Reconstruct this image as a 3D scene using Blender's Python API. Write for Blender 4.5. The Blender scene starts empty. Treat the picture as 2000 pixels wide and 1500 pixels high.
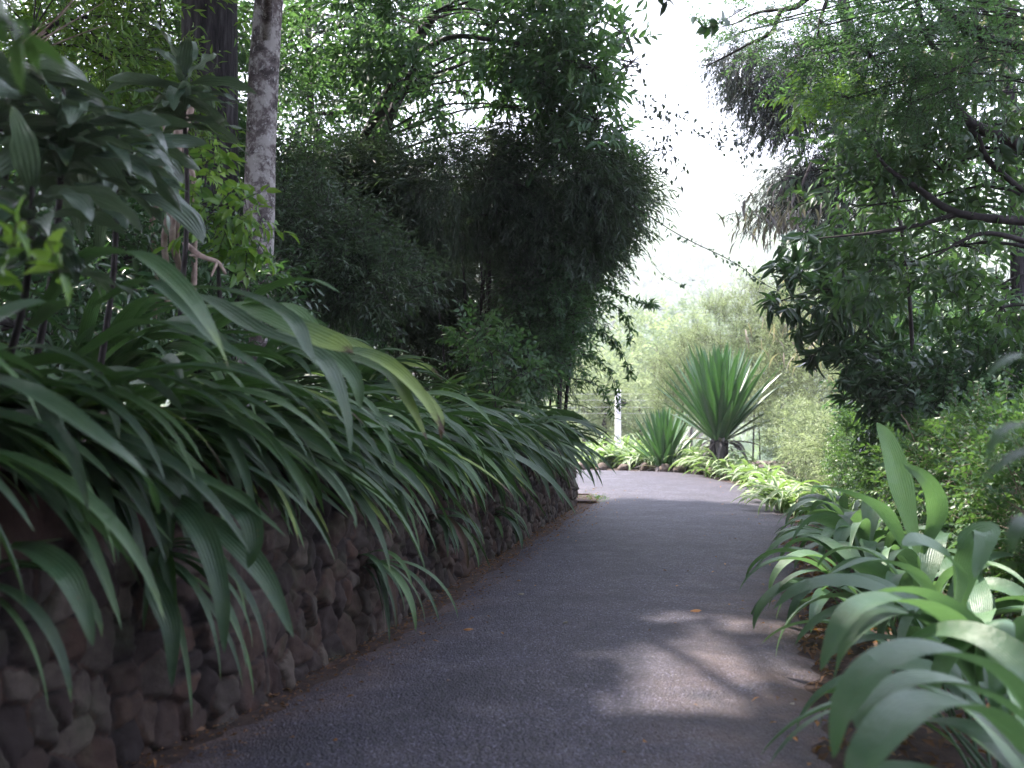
import bpy, math
import numpy as np
from mathutils import Vector, kdtree
R = math.radians
sc = bpy.context.scene
COL = sc.collection
# ------------------------------------------------------------------ camera, world, sun
FPX, HZ, CH = 2222.0, 780.0, 1.3          # focal length and horizon of the 2000 px wide photograph, eye height
cam_d = bpy.data.cameras.new('camera'); cam = bpy.data.objects.new('camera', cam_d); COL.objects.link(cam)
cam_d.sensor_width = 36.0; cam_d.lens = 40.0
cam.location = (0, 0, CH); cam.rotation_euler = (R(90.77), 0, 0)
cam_d.clip_start = 0.05; cam_d.clip_end = 3000
cam_d.dof.use_dof = True; cam_d.dof.focus_distance = 9.0; cam_d.dof.aperture_fstop = 2.6
sc.camera = cam
SUN = np.array([-0.42, 0.30, 0.86]); SUN /= np.linalg.norm(SUN)      # towards the sun
w = bpy.data.worlds.new('World'); sc.world = w; w.use_nodes = True
nt = w.node_tree; nt.nodes.clear()
sky = nt.nodes.new('ShaderNodeTexSky'); sky.sky_type = 'NISHITA'; sky.sun_disc = False
sky.sun_elevation = math.asin(SUN[2]); sky.sun_rotation = math.atan2(SUN[0], SUN[1])
sky.air_density = 1.6; sky.dust_density = 4.0; sky.ozone_density = 1.0
mx = nt.nodes.new('ShaderNodeMix'); mx.data_type = 'RGBA'; mx.inputs['Factor'].default_value = 0.75
bg = nt.nodes.new('ShaderNodeBackground'); out = nt.nodes.new('ShaderNodeOutputWorld')
nt.links.new(sky.outputs[0], mx.inputs['A']); mx.inputs['B'].default_value = (7.0, 7.4, 9.7, 1)
nt.links.new(mx.outputs['Result'], bg.inputs[0]); bg.inputs[1].default_value = 0.12
nt.links.new(bg.outputs[0], out.inputs[0])
sl = bpy.data.lights.new('sun', 'SUN'); so = bpy.data.objects.new('sun', sl); COL.objects.link(so)
sl.energy = 5.0; sl.angle = R(1.2); sl.color = (1.0, 0.93, 0.84)
so.rotation_euler = Vector(SUN).to_track_quat('Z', 'Y').to_euler(); so.location = (-10, 8, 30)
sc.view_settings.view_transform = 'Standard'; sc.view_settings.look = 'None'
sc.view_settings.exposure = 2.1; sc.view_settings.gamma = 1.0
cy = sc.cycles
cy.use_denoising = True; cy.max_bounces = 6; cy.diffuse_bounces = 3; cy.glossy_bounces = 2
cy.transmission_bounces = 4; cy.transparent_max_bounces = 4; cy.volume_bounces = 1
cy.sample_clamp_indirect = 4.0; cy.caustics_reflective = False; cy.caustics_refractive = False

def P(px, py, d):                          # a place seen at photo pixel px, py at depth d metres
    return np.array([(px - 1000) / FPX * d, d, CH + (HZ - py) / FPX * d])
def V(*a): return np.array(a, float)
def unit(v):
    v = np.asarray(v, float); n = np.linalg.norm(v, axis=-1, keepdims=True); return v / np.maximum(n, 1e-9)

# ------------------------------------------------------------------ mesh collector
class Geo:
    def __init__(s): s.v = []; s.f = []; s.uv = []; s.rnd = []; s.age = []; s.n = 0
    def add(s, v, f, uv=None, rnd=0.5, age=0.0):
        v = np.asarray(v, np.float32); k = len(v)
        f = np.asarray(f, np.int32)
        if f.shape[1] == 3: f = np.hstack([f, -np.ones((len(f), 1), np.int32)])
        g = f + s.n; g[f < 0] = -1
        s.v.append(v); s.f.append(g)
        s.uv.append(np.zeros((k, 2), np.float32) if uv is None else np.asarray(uv, np.float32))
        s.rnd.append(np.full(k, rnd, np.float32) if np.isscalar(rnd) else np.asarray(rnd, np.float32))
        s.age.append(np.full(k, age, np.float32) if np.isscalar(age) else np.asarray(age, np.float32))
        s.n += k
    def build(s, name, mat, parent=None, smooth=True, origin=None):
        me = bpy.data.meshes.new(name)
        if s.n:
            v = np.concatenate(s.v); f = np.concatenate(s.f); uv = np.concatenate(s.uv)
            if origin is not None: v = v - np.asarray(origin, np.float32)
            quad = f[:, 3] >= 0
            tot = np.where(quad, 4, 3).astype(np.int32)
            flat = f.reshape(-1); loops = flat[flat >= 0]
            start = np.concatenate([[0], np.cumsum(tot)[:-1]]).astype(np.int32)
            me.vertices.add(len(v)); me.vertices.foreach_set('co', v.astype(np.float32).ravel())
            me.loops.add(len(loops)); me.loops.foreach_set('vertex_index', loops.astype(np.int32))
            me.polygons.add(len(f)); me.polygons.foreach_set('loop_start', start)
            me.update(calc_edges=True)
            ul = me.uv_layers.new(name='UVMap'); ul.data.foreach_set('uv', uv[loops].ravel())
            for nm, arr in (('rnd', s.rnd), ('age', s.age)):
                a = me.attributes.new(nm, 'FLOAT', 'POINT'); a.data.foreach_set('value', np.concatenate(arr))
            me.polygons.foreach_set('use_smooth', np.full(len(f), smooth))
            me.update()
        me.materials.append(mat)
        o = bpy.data.objects.new(name, me); COL.objects.link(o)
        if origin is not None: o.location = origin
        if parent is not None: o.parent = parent
        return o

def tag(o, label=None, cat=None, group=None, kind=None):
    if label: o['label'] = label
    if cat: o['category'] = cat
    if group: o['group'] = group
    if kind: o['kind'] = kind
    return o
def empty(name, loc=(0, 0, 0)):
    o = bpy.data.objects.new(name, None); COL.objects.link(o); o.location = loc; o.empty_display_size = 0.2
    return o

# ------------------------------------------------------------------ materials
def new_mat(name):
    m = bpy.data.materials.new(name); m.use_nodes = True; m.node_tree.nodes.clear(); return m, m.node_tree
class N:                                    # terse node helper
    def __init__(s, t): s.t = t
    def n(s, ty, **k):
        x = s.t.nodes.new(ty)
        for a, b in k.items(): setattr(x, a, b)
        return x
    def l(s, a, b): s.t.links.new(a, b)
    def math(s, op, a, b=None, c=None, clamp=False):
        x = s.n('ShaderNodeMath', operation=op, use_clamp=clamp)
        for i, q in enumerate((a, b, c)):
            if q is None: continue
            if isinstance(q, (int, float)): x.inputs[i].default_value = q
            else: s.l(q, x.inputs[i])
        return x.outputs[0]
    def mix(s, f, a, b):
        x = s.n('ShaderNodeMix', data_type='RGBA')
        for k, q in (('Factor', f), ('A', a), ('B', b)):
            if isinstance(q, (int, float)): x.inputs[k].default_value = q
            elif isinstance(q, tuple): x.inputs[k].default_value = q + (1,)
            else: s.l(q, x.inputs[k])
        return x.outputs['Result']
    def ramp(s, f, stops):
        x = s.n('ShaderNodeValToRGB'); e = x.color_ramp.elements
        while len(e) < len(stops): e.new(0.5)
        for i, (p, c) in enumerate(stops):
            e[i].position = p; e[i].color = (c + (1,)) if isinstance(c, tuple) else (c, c, c, 1)
        s.l(f, x.inputs[0]); return x.outputs[0]
    def noise(s, vec, scale, detail=3, rough=0.5):
        x = s.n('ShaderNodeTexNoise'); x.inputs['Scale'].default_value = scale
        x.inputs['Detail'].default_value = detail; x.inputs['Roughness'].default_value = rough
        if vec is not None: s.l(vec, x.inputs['Vector'])
        return x.outputs[0]
    def voro(s, vec, scale, feature='F1', out='Distance'):
        x = s.n('ShaderNodeTexVoronoi', feature=feature); x.inputs['Scale'].default_value = scale
        if vec is not None: s.l(vec, x.inputs['Vector'])
        return x.outputs[out]
    def attr(s, name): return s.n('ShaderNodeAttribute', attribute_name=name).outputs['Fac']
    def pos(s): return s.n('ShaderNodeTexCoord').outputs['Object']
    def bump(s, h, strength, dist):
        x = s.n('ShaderNodeBump'); x.inputs['Strength'].default_value = strength; x.inputs['Distance'].default_value = dist
        s.l(h, x.inputs['Height']); return x.outputs[0]
    def bsdf(s, col, rough, bump=None, spec=0.5):
        x = s.n('ShaderNodeBsdfPrincipled')
        if isinstance(col, tuple): x.inputs['Base Color'].default_value = col + (1,)
        else: s.l(col, x.inputs['Base Color'])
        if isinstance(rough, (int, float)): x.inputs['Roughness'].default_value = rough
        else: s.l(rough, x.inputs['Roughness'])
        x.inputs['Specular IOR Level'].default_value = spec
        if bump is not None: s.l(bump, x.inputs['Normal'])
        return x.outputs[0]
    def out(s, sh): s.l(sh, s.n('ShaderNodeOutputMaterial').inputs['Surface'])

def leaf_mat(name, c0, c1, c2, trans=0.35, rough=0.45, spec=0.5, tcol=None, veins=0, var=0.0, yellow=(0.21, 0.29, 0.07), stripe=None):
    """leaf: per-leaf colour from attribute rnd, ageing tip from attribute age, lengthwise veins from the UVs"""
    m, t = new_mat(name); g = N(t)
    rnd = g.attr('rnd')
    col = g.ramp(rnd, [(0.0, c0), (0.55, c1), (1.0, c2)])
    bmp = None
    uv = g.n('ShaderNodeUVMap', uv_map='UVMap').outputs[0]
    if veins or stripe or var:
        sep = g.n('ShaderNodeSeparateXYZ'); g.l(uv, sep.inputs[0]); u, v = sep.outputs[0], sep.outputs[1]
    if veins:
        sn = g.math('SINE', g.math('MULTIPLY', u, veins * 6.2832))
        sn = g.math('MULTIPLY', sn, g.ramp(g.noise(g.pos(), 9.0, 2), [(0.35, 0.35), (0.65, 1.0)]))
        bmp = g.bump(g.math('ADD', sn, g.math('MULTIPLY', g.noise(g.pos(), 22.0, 5, 0.6), 5.0)), 0.55, 0.0018)
        col = g.mix(g.math('MULTIPLY_ADD', sn, 0.10, 0.10, clamp=True), col, g.mix(0.5, col, (0.22, 0.33, 0.20)))
        nz = g.noise(g.pos(), 14.0, 5, 0.65)
        col = g.mix(g.ramp(nz, [(0.35, 0.0), (0.75, 0.45)]), col, g.mix(0.55, col, (0.13, 0.17, 0.06)))
        sp = g.ramp(g.voro(g.pos(), 34.0), [(0.06, 0.9), (0.11, 0.0)])
        col = g.mix(g.math('MULTIPLY', sp, g.ramp(g.noise(g.pos(), 6.0, 2), [(0.46, 0.0), (0.54, 1.0)])), col, (0.11, 0.075, 0.03))
    if stripe:
        edge = g.math('ABSOLUTE', g.math('SUBTRACT', u, 0.5))
        col = g.mix(g.ramp(edge, [(0.20, 0.0), (0.28, 1.0)]), col, stripe)
    if var:
        age = g.attr('age')
        nz = g.noise(g.pos(), 30.0, 3)
        lim = g.math('SUBTRACT', 1.0, age)
        vv = g.math('ADD', v, g.math('MULTIPLY_ADD', nz, 0.22, -0.11))
        k = g.math('MULTIPLY', g.math('SUBTRACT', vv, lim), 4.0, clamp=True)
        k = g.math('MULTIPLY', k, g.math('GREATER_THAN', age, 0.01))
        col = g.mix(k, col, yellow)
        k2 = g.math('MULTIPLY', g.math('SUBTRACT', vv, g.math('MULTIPLY_ADD', age, -0.2, 1.0)), 18.0, clamp=True)
        k2 = g.math('MULTIPLY', k2, g.math('GREATER_THAN', age, 0.01))
        col = g.mix(k2, col, (0.07, 0.03, 0.02))
    ps = g.bsdf(col, rough, bmp, spec)
    tr = g.n('ShaderNodeBsdfTranslucent')
    tc = g.mix(0.75, col, tcol or (c2[0] * 1.4, c2[1] * 1.6, c2[2] * 0.8))
    g.l(tc, tr.inputs[0])
    if bmp is not None: g.l(bmp, tr.inputs['Normal'])
    ms = g.n('ShaderNodeMixShader'); ms.inputs[0].default_value = trans
    g.l(ps, ms.inputs[1]); g.l(tr.outputs[0], ms.inputs[2]); g.out(ms.outputs[0])
    return m

M = {}
M['strap'] = leaf_mat('strap_leaf', (0.012, 0.036, 0.021), (0.027, 0.068, 0.034), (0.075, 0.150, 0.050), 0.18, 0.44, 0.45, veins=7, var=1)
M['palmgrass'] = leaf_mat('pleated_leaf', (0.034, 0.080, 0.046), (0.068, 0.140, 0.080), (0.12, 0.21, 0.11), 0.30, 0.40, 0.55, veins=11, var=1)
M['spider'] = leaf_mat('striped_leaf', (0.06, 0.13, 0.048), (0.10, 0.19, 0.070), (0.19, 0.28, 0.11), 0.3, 0.5, 0.4, veins=3, stripe=(0.30, 0.35, 0.21), var=1)
M['agave'] = leaf_mat('agave_leaf', (0.014, 0.052, 0.022), (0.024, 0.080, 0.032), (0.060, 0.15, 0.045), 0.14, 0.36, 0.6, veins=2, var=1)
M['dracaena'] = leaf_mat('dracaena_leaf', (0.020, 0.044, 0.034), (0.045, 0.080, 0.060), (0.12, 0.16, 0.13), 0.15, 0.30, 0.9, veins=5, var=1)  # palest tone stands in for grey sheen on the leaves
M['broad'] = leaf_mat('broad_leaf', (0.020, 0.050, 0.026), (0.040, 0.086, 0.040), (0.085, 0.15, 0.055), 0.40, 0.40, 0.5)
M['tree'] = leaf_mat('tree_leaf', (0.024, 0.058, 0.032), (0.045, 0.098, 0.050), (0.09, 0.165, 0.07), 0.45, 0.45, 0.4)
M['bamboo'] = leaf_mat('bamboo_leaf', (0.014, 0.030, 0.020), (0.030, 0.056, 0.034), (0.085, 0.125, 0.075), 0.35, 0.45, 0.5)
M['palebamboo'] = leaf_mat('pale_bamboo_leaf', (0.12, 0.160, 0.078), (0.20, 0.255, 0.125), (0.34, 0.39, 0.22), 0.42, 0.55, 0.3, tcol=(0.34, 0.42, 0.20))  # pale tone partly stands in for mist over the far foliage
M['feather'] = leaf_mat('feather_leaf', (0.026, 0.058, 0.036), (0.046, 0.092, 0.055), (0.09, 0.165, 0.08), 0.45, 0.45, 0.4)
M['lime'] = leaf_mat('lime_leaf', (0.035, 0.095, 0.022), (0.065, 0.155, 0.034), (0.19, 0.28, 0.06), 0.42, 0.42, 0.4)
M['dark'] = leaf_mat('dark_leaf', (0.020, 0.026, 0.032), (0.030, 0.042, 0.040), (0.045, 0.065, 0.045), 0.2, 0.55, 0.3)
M['hedge'] = leaf_mat('hedge_leaf', (0.028, 0.070, 0.028), (0.050, 0.112, 0.040), (0.11, 0.19, 0.065), 0.36, 0.42, 0.5)
M['glossy'] = leaf_mat('glossy_leaf', (0.018, 0.050, 0.028), (0.036, 0.088, 0.040), (0.070, 0.14, 0.055), 0.30, 0.28, 0.8)
M['hill'] = leaf_mat('hill_leaf', (0.09, 0.13, 0.09), (0.14, 0.19, 0.13), (0.22, 0.27, 0.18), 0.3, 0.7, 0.2)  # leaf colour lightened in place of denser haze
M['dry'] = leaf_mat('dry_leaf', (0.08, 0.068, 0.062), (0.17, 0.145, 0.13), (0.33, 0.29, 0.26), 0.3, 0.6, 0.3)
M['tassel'] = leaf_mat('tassel_leaf', (0.045, 0.038, 0.046), (0.09, 0.078, 0.088), (0.18, 0.155, 0.16), 0.3, 0.6, 0.3)
M['litter'] = leaf_mat('litter_leaf', (0.06, 0.032, 0.020), (0.16, 0.085, 0.045), (0.42, 0.19, 0.06), 0.2, 0.6, 0.3)

def solid_mat(name, stops, scale, rough=0.9, bs=12.0, bd=0.01, stretch=(1, 1, 1), detail=5, spec=0.3, strength=0.6):
    m, t = new_mat(name); g = N(t)
    mp = g.n('ShaderNodeMapping'); mp.inputs['Scale'].default_value = stretch; g.l(g.pos(), mp.inputs[0])
    nz = g.noise(mp.outputs[0], scale, detail, 0.6)
    col = g.ramp(nz, stops)
    b = g.bump(g.noise(mp.outputs[0], bs, 6, 0.65), strength, bd)
    g.out(g.bsdf(col, rough, b, spec)); return m
M['soil'] = solid_mat('soil', [(0.3, (0.022, 0.015, 0.013)), (0.5, (0.050, 0.032, 0.027)), (0.75, (0.105, 0.068, 0.054))], 9, 0.95, 40, 0.02)
M['bark_dark'] = solid_mat('furrowed_bark', [(0.38, (0.012, 0.010, 0.012)), (0.55, (0.040, 0.034, 0.038)), (0.72, (0.085, 0.076, 0.080))], 22, 0.85, 30, 0.03, (1, 1, 0.14), 4, strength=1.0)
M['twig'] = solid_mat('dark_twig_bark', [(0.3, (0.020, 0.016, 0.018)), (0.7, (0.055, 0.045, 0.045))], 20, 0.85, 60, 0.004)
M['vine'] = solid_mat('pale_vine_bark', [(0.3, (0.16, 0.10, 0.085)), (0.7, (0.42, 0.33, 0.28))], 14, 0.8, 40, 0.005)
M['rock'] = solid_mat('edging_rock', [(0.3, (0.05, 0.038, 0.030)), (0.7, (0.17, 0.13, 0.105))], 7, 0.9, 25, 0.02)
M['concrete'] = solid_mat('weathered_concrete', [(0.3, (0.10, 0.10, 0.085)), (0.7, (0.26, 0.25, 0.22))], 8, 0.9, 60, 0.004)
M['white'] = solid_mat('white_paint', [(0.3, (0.70, 0.70, 0.68)), (0.7, (0.82, 0.82, 0.80))], 5, 0.5, 30, 0.001)
M['wire'] = solid_mat('galvanised_wire', [(0.3, (0.35, 0.36, 0.37)), (0.7, (0.5, 0.5, 0.5))], 5, 0.4, 30, 0.001)

m, t = new_mat('mottled_bark'); g = N(t); p = g.pos()
n1 = g.noise(p, 7, 7, 0.7); n2 = g.noise(p, 2.2, 4); n3 = g.noise(p, 20, 6, 0.75)
c = g.ramp(n1, [(0.40, (0.045, 0.036, 0.038)), (0.50, (0.12, 0.10, 0.10)), (0.58, (0.32, 0.30, 0.29))])
c = g.mix(g.ramp(n2, [(0.48, 0.0), (0.66, 0.6)]), c, (0.075, 0.048, 0.044))
c = g.mix(g.ramp(n3, [(0.54, 0.0), (0.62, 0.8)]), c, (0.42, 0.41, 0.40))
g.out(g.bsdf(c, 0.85, g.bump(n3, 0.6, 0.006), 0.3)); M['bark_mottled'] = m

m, t = new_mat('asphalt'); g = N(t); p = g.pos()
v1 = g.voro(p, 92, 'F1'); v1c = g.voro(p, 92, 'F1', 'Color'); v2 = g.voro(p, 170); big = g.noise(p, 0.9, 4); mid = g.noise(p, 6, 5, 0.7)
bw = g.n('ShaderNodeRGBToBW'); g.l(v1c, bw.inputs[0])
c = g.ramp(bw.outputs[0], [(0.15, (0.009, 0.008, 0.015)), (0.45, (0.030, 0.027, 0.051)), (0.72, (0.080, 0.073, 0.12)), (0.95, (0.20, 0.185, 0.26))])
c = g.mix(g.ramp(v1, [(0.35, 0.0), (0.75, 0.9)]), c, (0.022, 0.020, 0.025))
c = g.mix(g.ramp(mid, [(0.45, 0.0), (0.8, 0.35)]), c, (0.14, 0.13, 0.135))
dust = g.math('MULTIPLY', g.attr('age'), g.ramp(g.noise(p, 2.6, 5, 0.65), [(0.35, 0.15), (0.65, 1.0)]), clamp=True)
c = g.mix(dust, c, (0.17, 0.115, 0.095))
speck = g.ramp(g.voro(p, 30), [(0.10, 1.0), (0.14, 0.0)])
c = g.mix(g.math('MULTIPLY', speck, g.ramp(g.noise(p, 11, 2), [(0.55, 0.0), (0.6, 0.7)])), c, (0.30, 0.28, 0.27))
h = g.math('ADD', g.math('ADD', g.math('MULTIPLY', v1, -1.0), g.math('MULTIPLY', g.noise(p, 45, 4, 0.7), 1.6)), g.math('MULTIPLY', mid, 1.6))
crack = g.ramp(g.math('ADD', g.voro(p, 0.85, 'DISTANCE_TO_EDGE'), g.math('MULTIPLY', g.noise(p, 7, 4), 0.02)), [(0.008, 0.5), (0.018, 0.0)])
c = g.mix(g.math('MULTIPLY', crack, g.ramp(big, [(0.52, 0.0), (0.6, 1.0)])), c, (0.010, 0.009, 0.010))
c = g.mix(g.ramp(g.noise(p, 1.7, 5, 0.7), [(0.36, 0.55), (0.56, 0.0)]), c, (0.020, 0.018, 0.025))
c = g.mix(g.ramp(g.noise(p, 3.4, 4, 0.7), [(0.55, 0.0), (0.72, 0.30)]), c, (0.13, 0.115, 0.125))
r = g.ramp(mid, [(0.3, 0.62), (0.7, 0.8)])
g.out(g.bsdf(c, r, g.bump(h, 1.0, 0.009), 0.4)); M['asphalt'] = m

m, t = new_mat('rubble_stone'); g = N(t); p = g.pos()
rn = g.attr('rnd'); mor = g.attr('age')
c = g.ramp(rn, [(0.0, (0.004, 0.003, 0.003)), (0.12, (0.020, 0.016, 0.016)), (0.35, (0.040, 0.029, 0.025)), (0.6, (0.064, 0.038, 0.028)), (0.8, (0.050, 0.042, 0.036)), (1.0, (0.115, 0.092, 0.076))])
nn = g.noise(p, 16, 6, 0.65)
c = g.mix(g.ramp(nn, [(0.35, 0.55), (0.65, 0.0)]), c, (0.024, 0.017, 0.018))
c = g.mix(g.ramp(g.noise(p, 5, 4), [(0.55, 0.0), (0.75, 0.5)]), c, (0.06, 0.065, 0.04))
c = g.mix(mor, c, g.mix(nn, (0.020, 0.013, 0.012), (0.095, 0.055, 0.045)))
g.out(g.bsdf(c, 0.92, g.bump(g.noise(p, 60, 6, 0.7), 0.7, 0.006), 0.25)); M['stone'] = m

# ------------------------------------------------------------------ shape helpers
def frame(T, hint):
    T = unit(T); S = np.cross(T, hint); S = unit(S); Nn = np.cross(S, T); return T, S, Nn
def catmull(pts, n):
    pts = np.asarray(pts, float); q = np.vstack([2 * pts[0] - pts[1], pts, 2 * pts[-1] - pts[-2]])
    k = len(pts) - 1; ts = np.linspace(0, k - 1e-6, n); i = ts.astype(int); f = (ts - i)[:, None]
    a, b, c, d = q[i], q[i + 1], q[i + 2], q[i + 3]
    return 0.5 * ((2 * b) + (c - a) * f + (2 * a - 5 * b + 4 * c - d) * f ** 2 + (3 * b - a - 3 * c + d) * f ** 3)
def tube(geo, pts, rad, sides=6, rnd=0.5, n=None, cap=True):
    pts = np.asarray(pts, float)
    if n: 
        ra = np.atleast_1d(np.asarray(rad, float)); rr = np.interp(np.linspace(0, 1, n), np.linspace(0, 1, len(ra)), ra); pts = catmull(pts, n); rad = rr
    k = len(pts); rad = np.full(k, rad) if np.isscalar(rad) else np.asarray(rad, float)
    T = unit(np.gradient(pts, axis=0)); up = np.array([0.13, 0.07, 1.0]) if abs(T[:, 2]).mean() < 0.85 else np.array([1.0, 0.2, 0.05])
    S = unit(np.cross(T, up)); U = np.cross(S, T)
    a = np.arange(sides) / sides * 2 * np.pi
    v = pts[:, None] + rad[:, None, None] * (np.cos(a)[None, :, None] * S[:, None] + np.sin(a)[None, :, None] * U[:, None])
    v = v.reshape(-1, 3)
    i = np.arange(k - 1)[:, None] * sides; j = np.arange(sides)[None]; j2 = (j + 1) % sides
    f = np.stack([i + j, i + j2, i + sides + j2, i + sides + j], -1).reshape(-1, 4)
    uv = np.stack([np.tile(a / 6.283, k), np.repeat(np.linspace(0, 1, k), sides)], -1)
    geo.add(v, f, uv, rnd)
def tubes_thin(geo, a, b, r0, r1, rnd=0.5, sag=0.0):
    """many thin three-sided twigs at once, a -> b"""
    a = np.asarray(a, float); b = np.asarray(b, float); n = len(a)
    if n == 0: return
    T = unit(b - a); h = np.where(np.abs(T[:, 2:3]) > 0.9, np.array([[1., 0, 0]]), np.array([[0, 0, 1.]]))
    S = unit(np.cross(T, h)); U = np.cross(S, T)
    ang = np.array([0, 2.094, 4.189]); out_ = []
    mid = (a + b) / 2 + np.array([0, 0, 1.0]) * sag * np.linalg.norm(b - a, axis=1, keepdims=True)
    for c, r in ((a, r0), (mid, (r0 + r1) / 2), (b, r1)):
        out_.append(c[:, None] + r * (np.cos(ang)[None, :, None] * S[:, None] + np.sin(ang)[None, :, None] * U[:, None]))
    v = np.concatenate(out_, 1).reshape(-1, 3)
    q = np.array([[k * 3 + i, k * 3 + (i + 1) % 3, k * 3 + 3 + (i + 1) % 3, k * 3 + 3 + i] for k in (0, 1) for i in range(3)])
    f = (q[None] + (np.arange(n) * 9)[:, None, None]).reshape(-1, 4)
    geo.add(v, f, None, rnd)

ACR = np.linspace(-1, 1, 7)
def blade(geo, pts, width, hint=(0, 0, 1), fold=0.25, rnd=0.5, age=0.0, prof=None, wave=0.0, roll=0.0, rng=None, base=0.25, acr=ACR, tip=0.55):
    """one long leaf along pts: channelled cross-section, tapering base and tip, UV u across and v along"""
    pts = np.asarray(pts, float); k = len(pts); s = np.linspace(0, 1, k)
    T = unit(np.gradient(pts, axis=0)); hint = np.asarray(hint, float)
    if hint.ndim == 1: hint = np.tile(hint, (k, 1))
    S = np.zeros((k, 3)); prev = None
    for i in range(k):
        q = np.cross(T[i], hint[i]) 
        if np.linalg.norm(q) < 0.25 and prev is not None: q = prev - T[i] * np.dot(prev, T[i])
        q = q / max(np.linalg.norm(q), 1e-6)
        if prev is not None and np.dot(q, prev) < 0: q = -q
        if prev is not None: q = q * 0.5 + prev * 0.5; q -= T[i] * np.dot(q, T[i]); q /= max(np.linalg.norm(q), 1e-6)
        S[i] = q; prev = q
    Nn = np.cross(S, T)
    if roll:
        ra = roll * s; c_, s_ = np.cos(ra)[:, None], np.sin(ra)[:, None]; S, Nn = S * c_ + Nn * s_, Nn * c_ - S * s_
    if prof is None: prof = np.minimum(1, base + (1 - base) * np.minimum(1, s / 0.35)) * np.power(np.clip((1 - s) / (1 - tip), 0, 1), 0.62)
    wv = (prof * width / 2)[:, None]
    z = fold * np.abs(acr)[None] ** 1.4 * wv
    if wave:
        ph = (rng.random() if rng is not None else 0.3) * 6
        z = z + wave * width * (np.abs(acr)[None] ** 2) * (np.sin(s[:, None] * 17 + ph + acr[None] * 1.5)) * np.minimum(1, (1 - s[:, None]) * 4)
    v = pts[:, None] + S[:, None] * (acr[None, :, None] * wv[..., None]) + Nn[:, None] * z[..., None]
    na = len(acr); v = v.reshape(-1, 3)
    i = np.arange(k - 1)[:, None] * na; j = np.arange(na - 1)[None]
    f = np.stack([i + j, i + j + 1, i + na + j + 1, i + na + j], -1).reshape(-1, 4)
    uv = np.stack([np.tile((acr + 1) / 2, k), np.repeat(s, na)], -1)
    geo.add(v, f, uv, rnd, age)
def arc_pts(base, az, e0, e1, L, n=14, p=1.2, drift=0.0):
    s = np.linspace(0, 1, n); e = e0 + (e1 - e0) * s ** p; a = az + drift * s
    d = np.stack([np.cos(e) * np.cos(a), np.cos(e) * np.sin(a), np.sin(e)], -1)
    q = np.vstack([np.zeros(3), np.cumsum((d[1:] + d[:-1]) / 2 * (L / (n - 1)), 0)])
    return np.asarray(base, float) + q

# small-leaf templates: (x across, y along, z)
T_small = (np.array([[0, 0, 0], [-.5, .42, .09], [.5, .42, .09], [0, 1, -.06], [0, .45, 0]]), np.array([[0, 4, 1], [0, 2, 4], [1, 4, 3], [4, 2, 3]]))
T_tiny = (np.array([[0, 0, 0], [-.5, .45, .05], [.5, .45, .05], [0, 1, 0]]), np.array([[0, 2, 3], [0, 3, 1]]))
T_med = (np.array([[0, 0, 0], [-.42, .22, .08], [0, .24, 0], [.42, .22, .08], [-.46, .58, .04], [0, .60, -.05], [.46, .58, .04], [-.2, .84, -.05], [.2, .84, -.05], [0, 1.02, -.16]]),
         np.array([[0, 2, 1], [0, 3, 2], [1, 2, 5], [1, 5, 4], [2, 3, 6], [2, 6, 5], [4, 5, 7], [5, 6, 8], [5, 9, 7], [5, 8, 9]]))
def place_leaves(geo, pos, d, nrm, L, W, tmpl, rnd, curl=0.0):
    tv, tf = tmpl; n = len(pos)
    if n == 0: return
    d = unit(d); S = unit(np.cross(d, nrm)); U = np.cross(S, d)
    L = np.broadcast_to(L, n); W = np.broadcast_to(W, n)
    x, y, z = tv[:, 0], tv[:, 1], tv[:, 2]
    zz = z[None] * L[:, None] - curl * (y[None] ** 2) * L[:, None]
    v = pos[:, None] + S[:, None] * (x[None] * W[:, None])[..., None] + d[:, None] * (y[None] * L[:, None])[..., None] + U[:, None] * zz[..., None]
    f = (tf[None] + (np.arange(n) * len(tv))[:, None, None]).reshape(-1, 3)
    uv = np.tile(np.stack([x + .5, y], -1), (n, 1))
    geo.add(v.reshape(-1, 3), f, uv, np.repeat(rnd, len(tv)))

def fnoise(p, f, seed):
    r = np.random.default_rng(seed); o = 0
    for k in range(6):
        kk = r.normal(size=3) * f * (1 + 0.5 * k); o = o + np.sin(p @ kk + r.random() * 6.28) / (1 + 0.35 * k)
    return o / 3.2

# openings cut in the canopy along the sun's rays to light the path and the beds
GAPS = [  # ground x, y, radii, edge noise
    (0.82, 5.6, 0.62, 0.55), (0.66, 4.9, 0.42, 0.30), (1.25, 6.5, 0.55, 0.35), (1.9, 6.2, 0.45, 0.45),
    (2.9, 7.9, 0.6, 0.6), (2.5, 6.6, 0.4, 0.5), (1.9, 4.3, 0.22, 0.22), (-2.2, 6.2, 0.5, 0.5), (-1.2, 5.2, 0.25, 0.3), (2.3, 4.9, .45, .55), (2.0, 3.6, .3, .35), (2.3, 5.6, .4, .3), (1.5, 3.2, .35, .35), (3.3, 6.0, .7, .8), (3.45, 7.3, .5, .5), (-1.5, 4.4, .25, .2),
    (-2.4, 9.0, 0.6, 0.7), (-0.7, 7.2, 0.22, 0.4)]
def sun_gap(p):
    t_ = (p[:, 2] - 0.15) / SUN[2]; q = p - SUN[None] * t_[:, None]
    q[:, 2] = 0; k = fnoise(q, 4.0, 77) * 0.42 + fnoise(q, 11.0, 78) * .26
    hit = np.zeros(len(p), bool)
    for x, y, rx, ry in GAPS:
        hit |= np.sqrt(((q[:, 0] - x) / rx) ** 2 + ((q[:, 1] - y) / ry) ** 2) + k < 1.0
    return hit & (p[:, 2] > 2.3)

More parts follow.
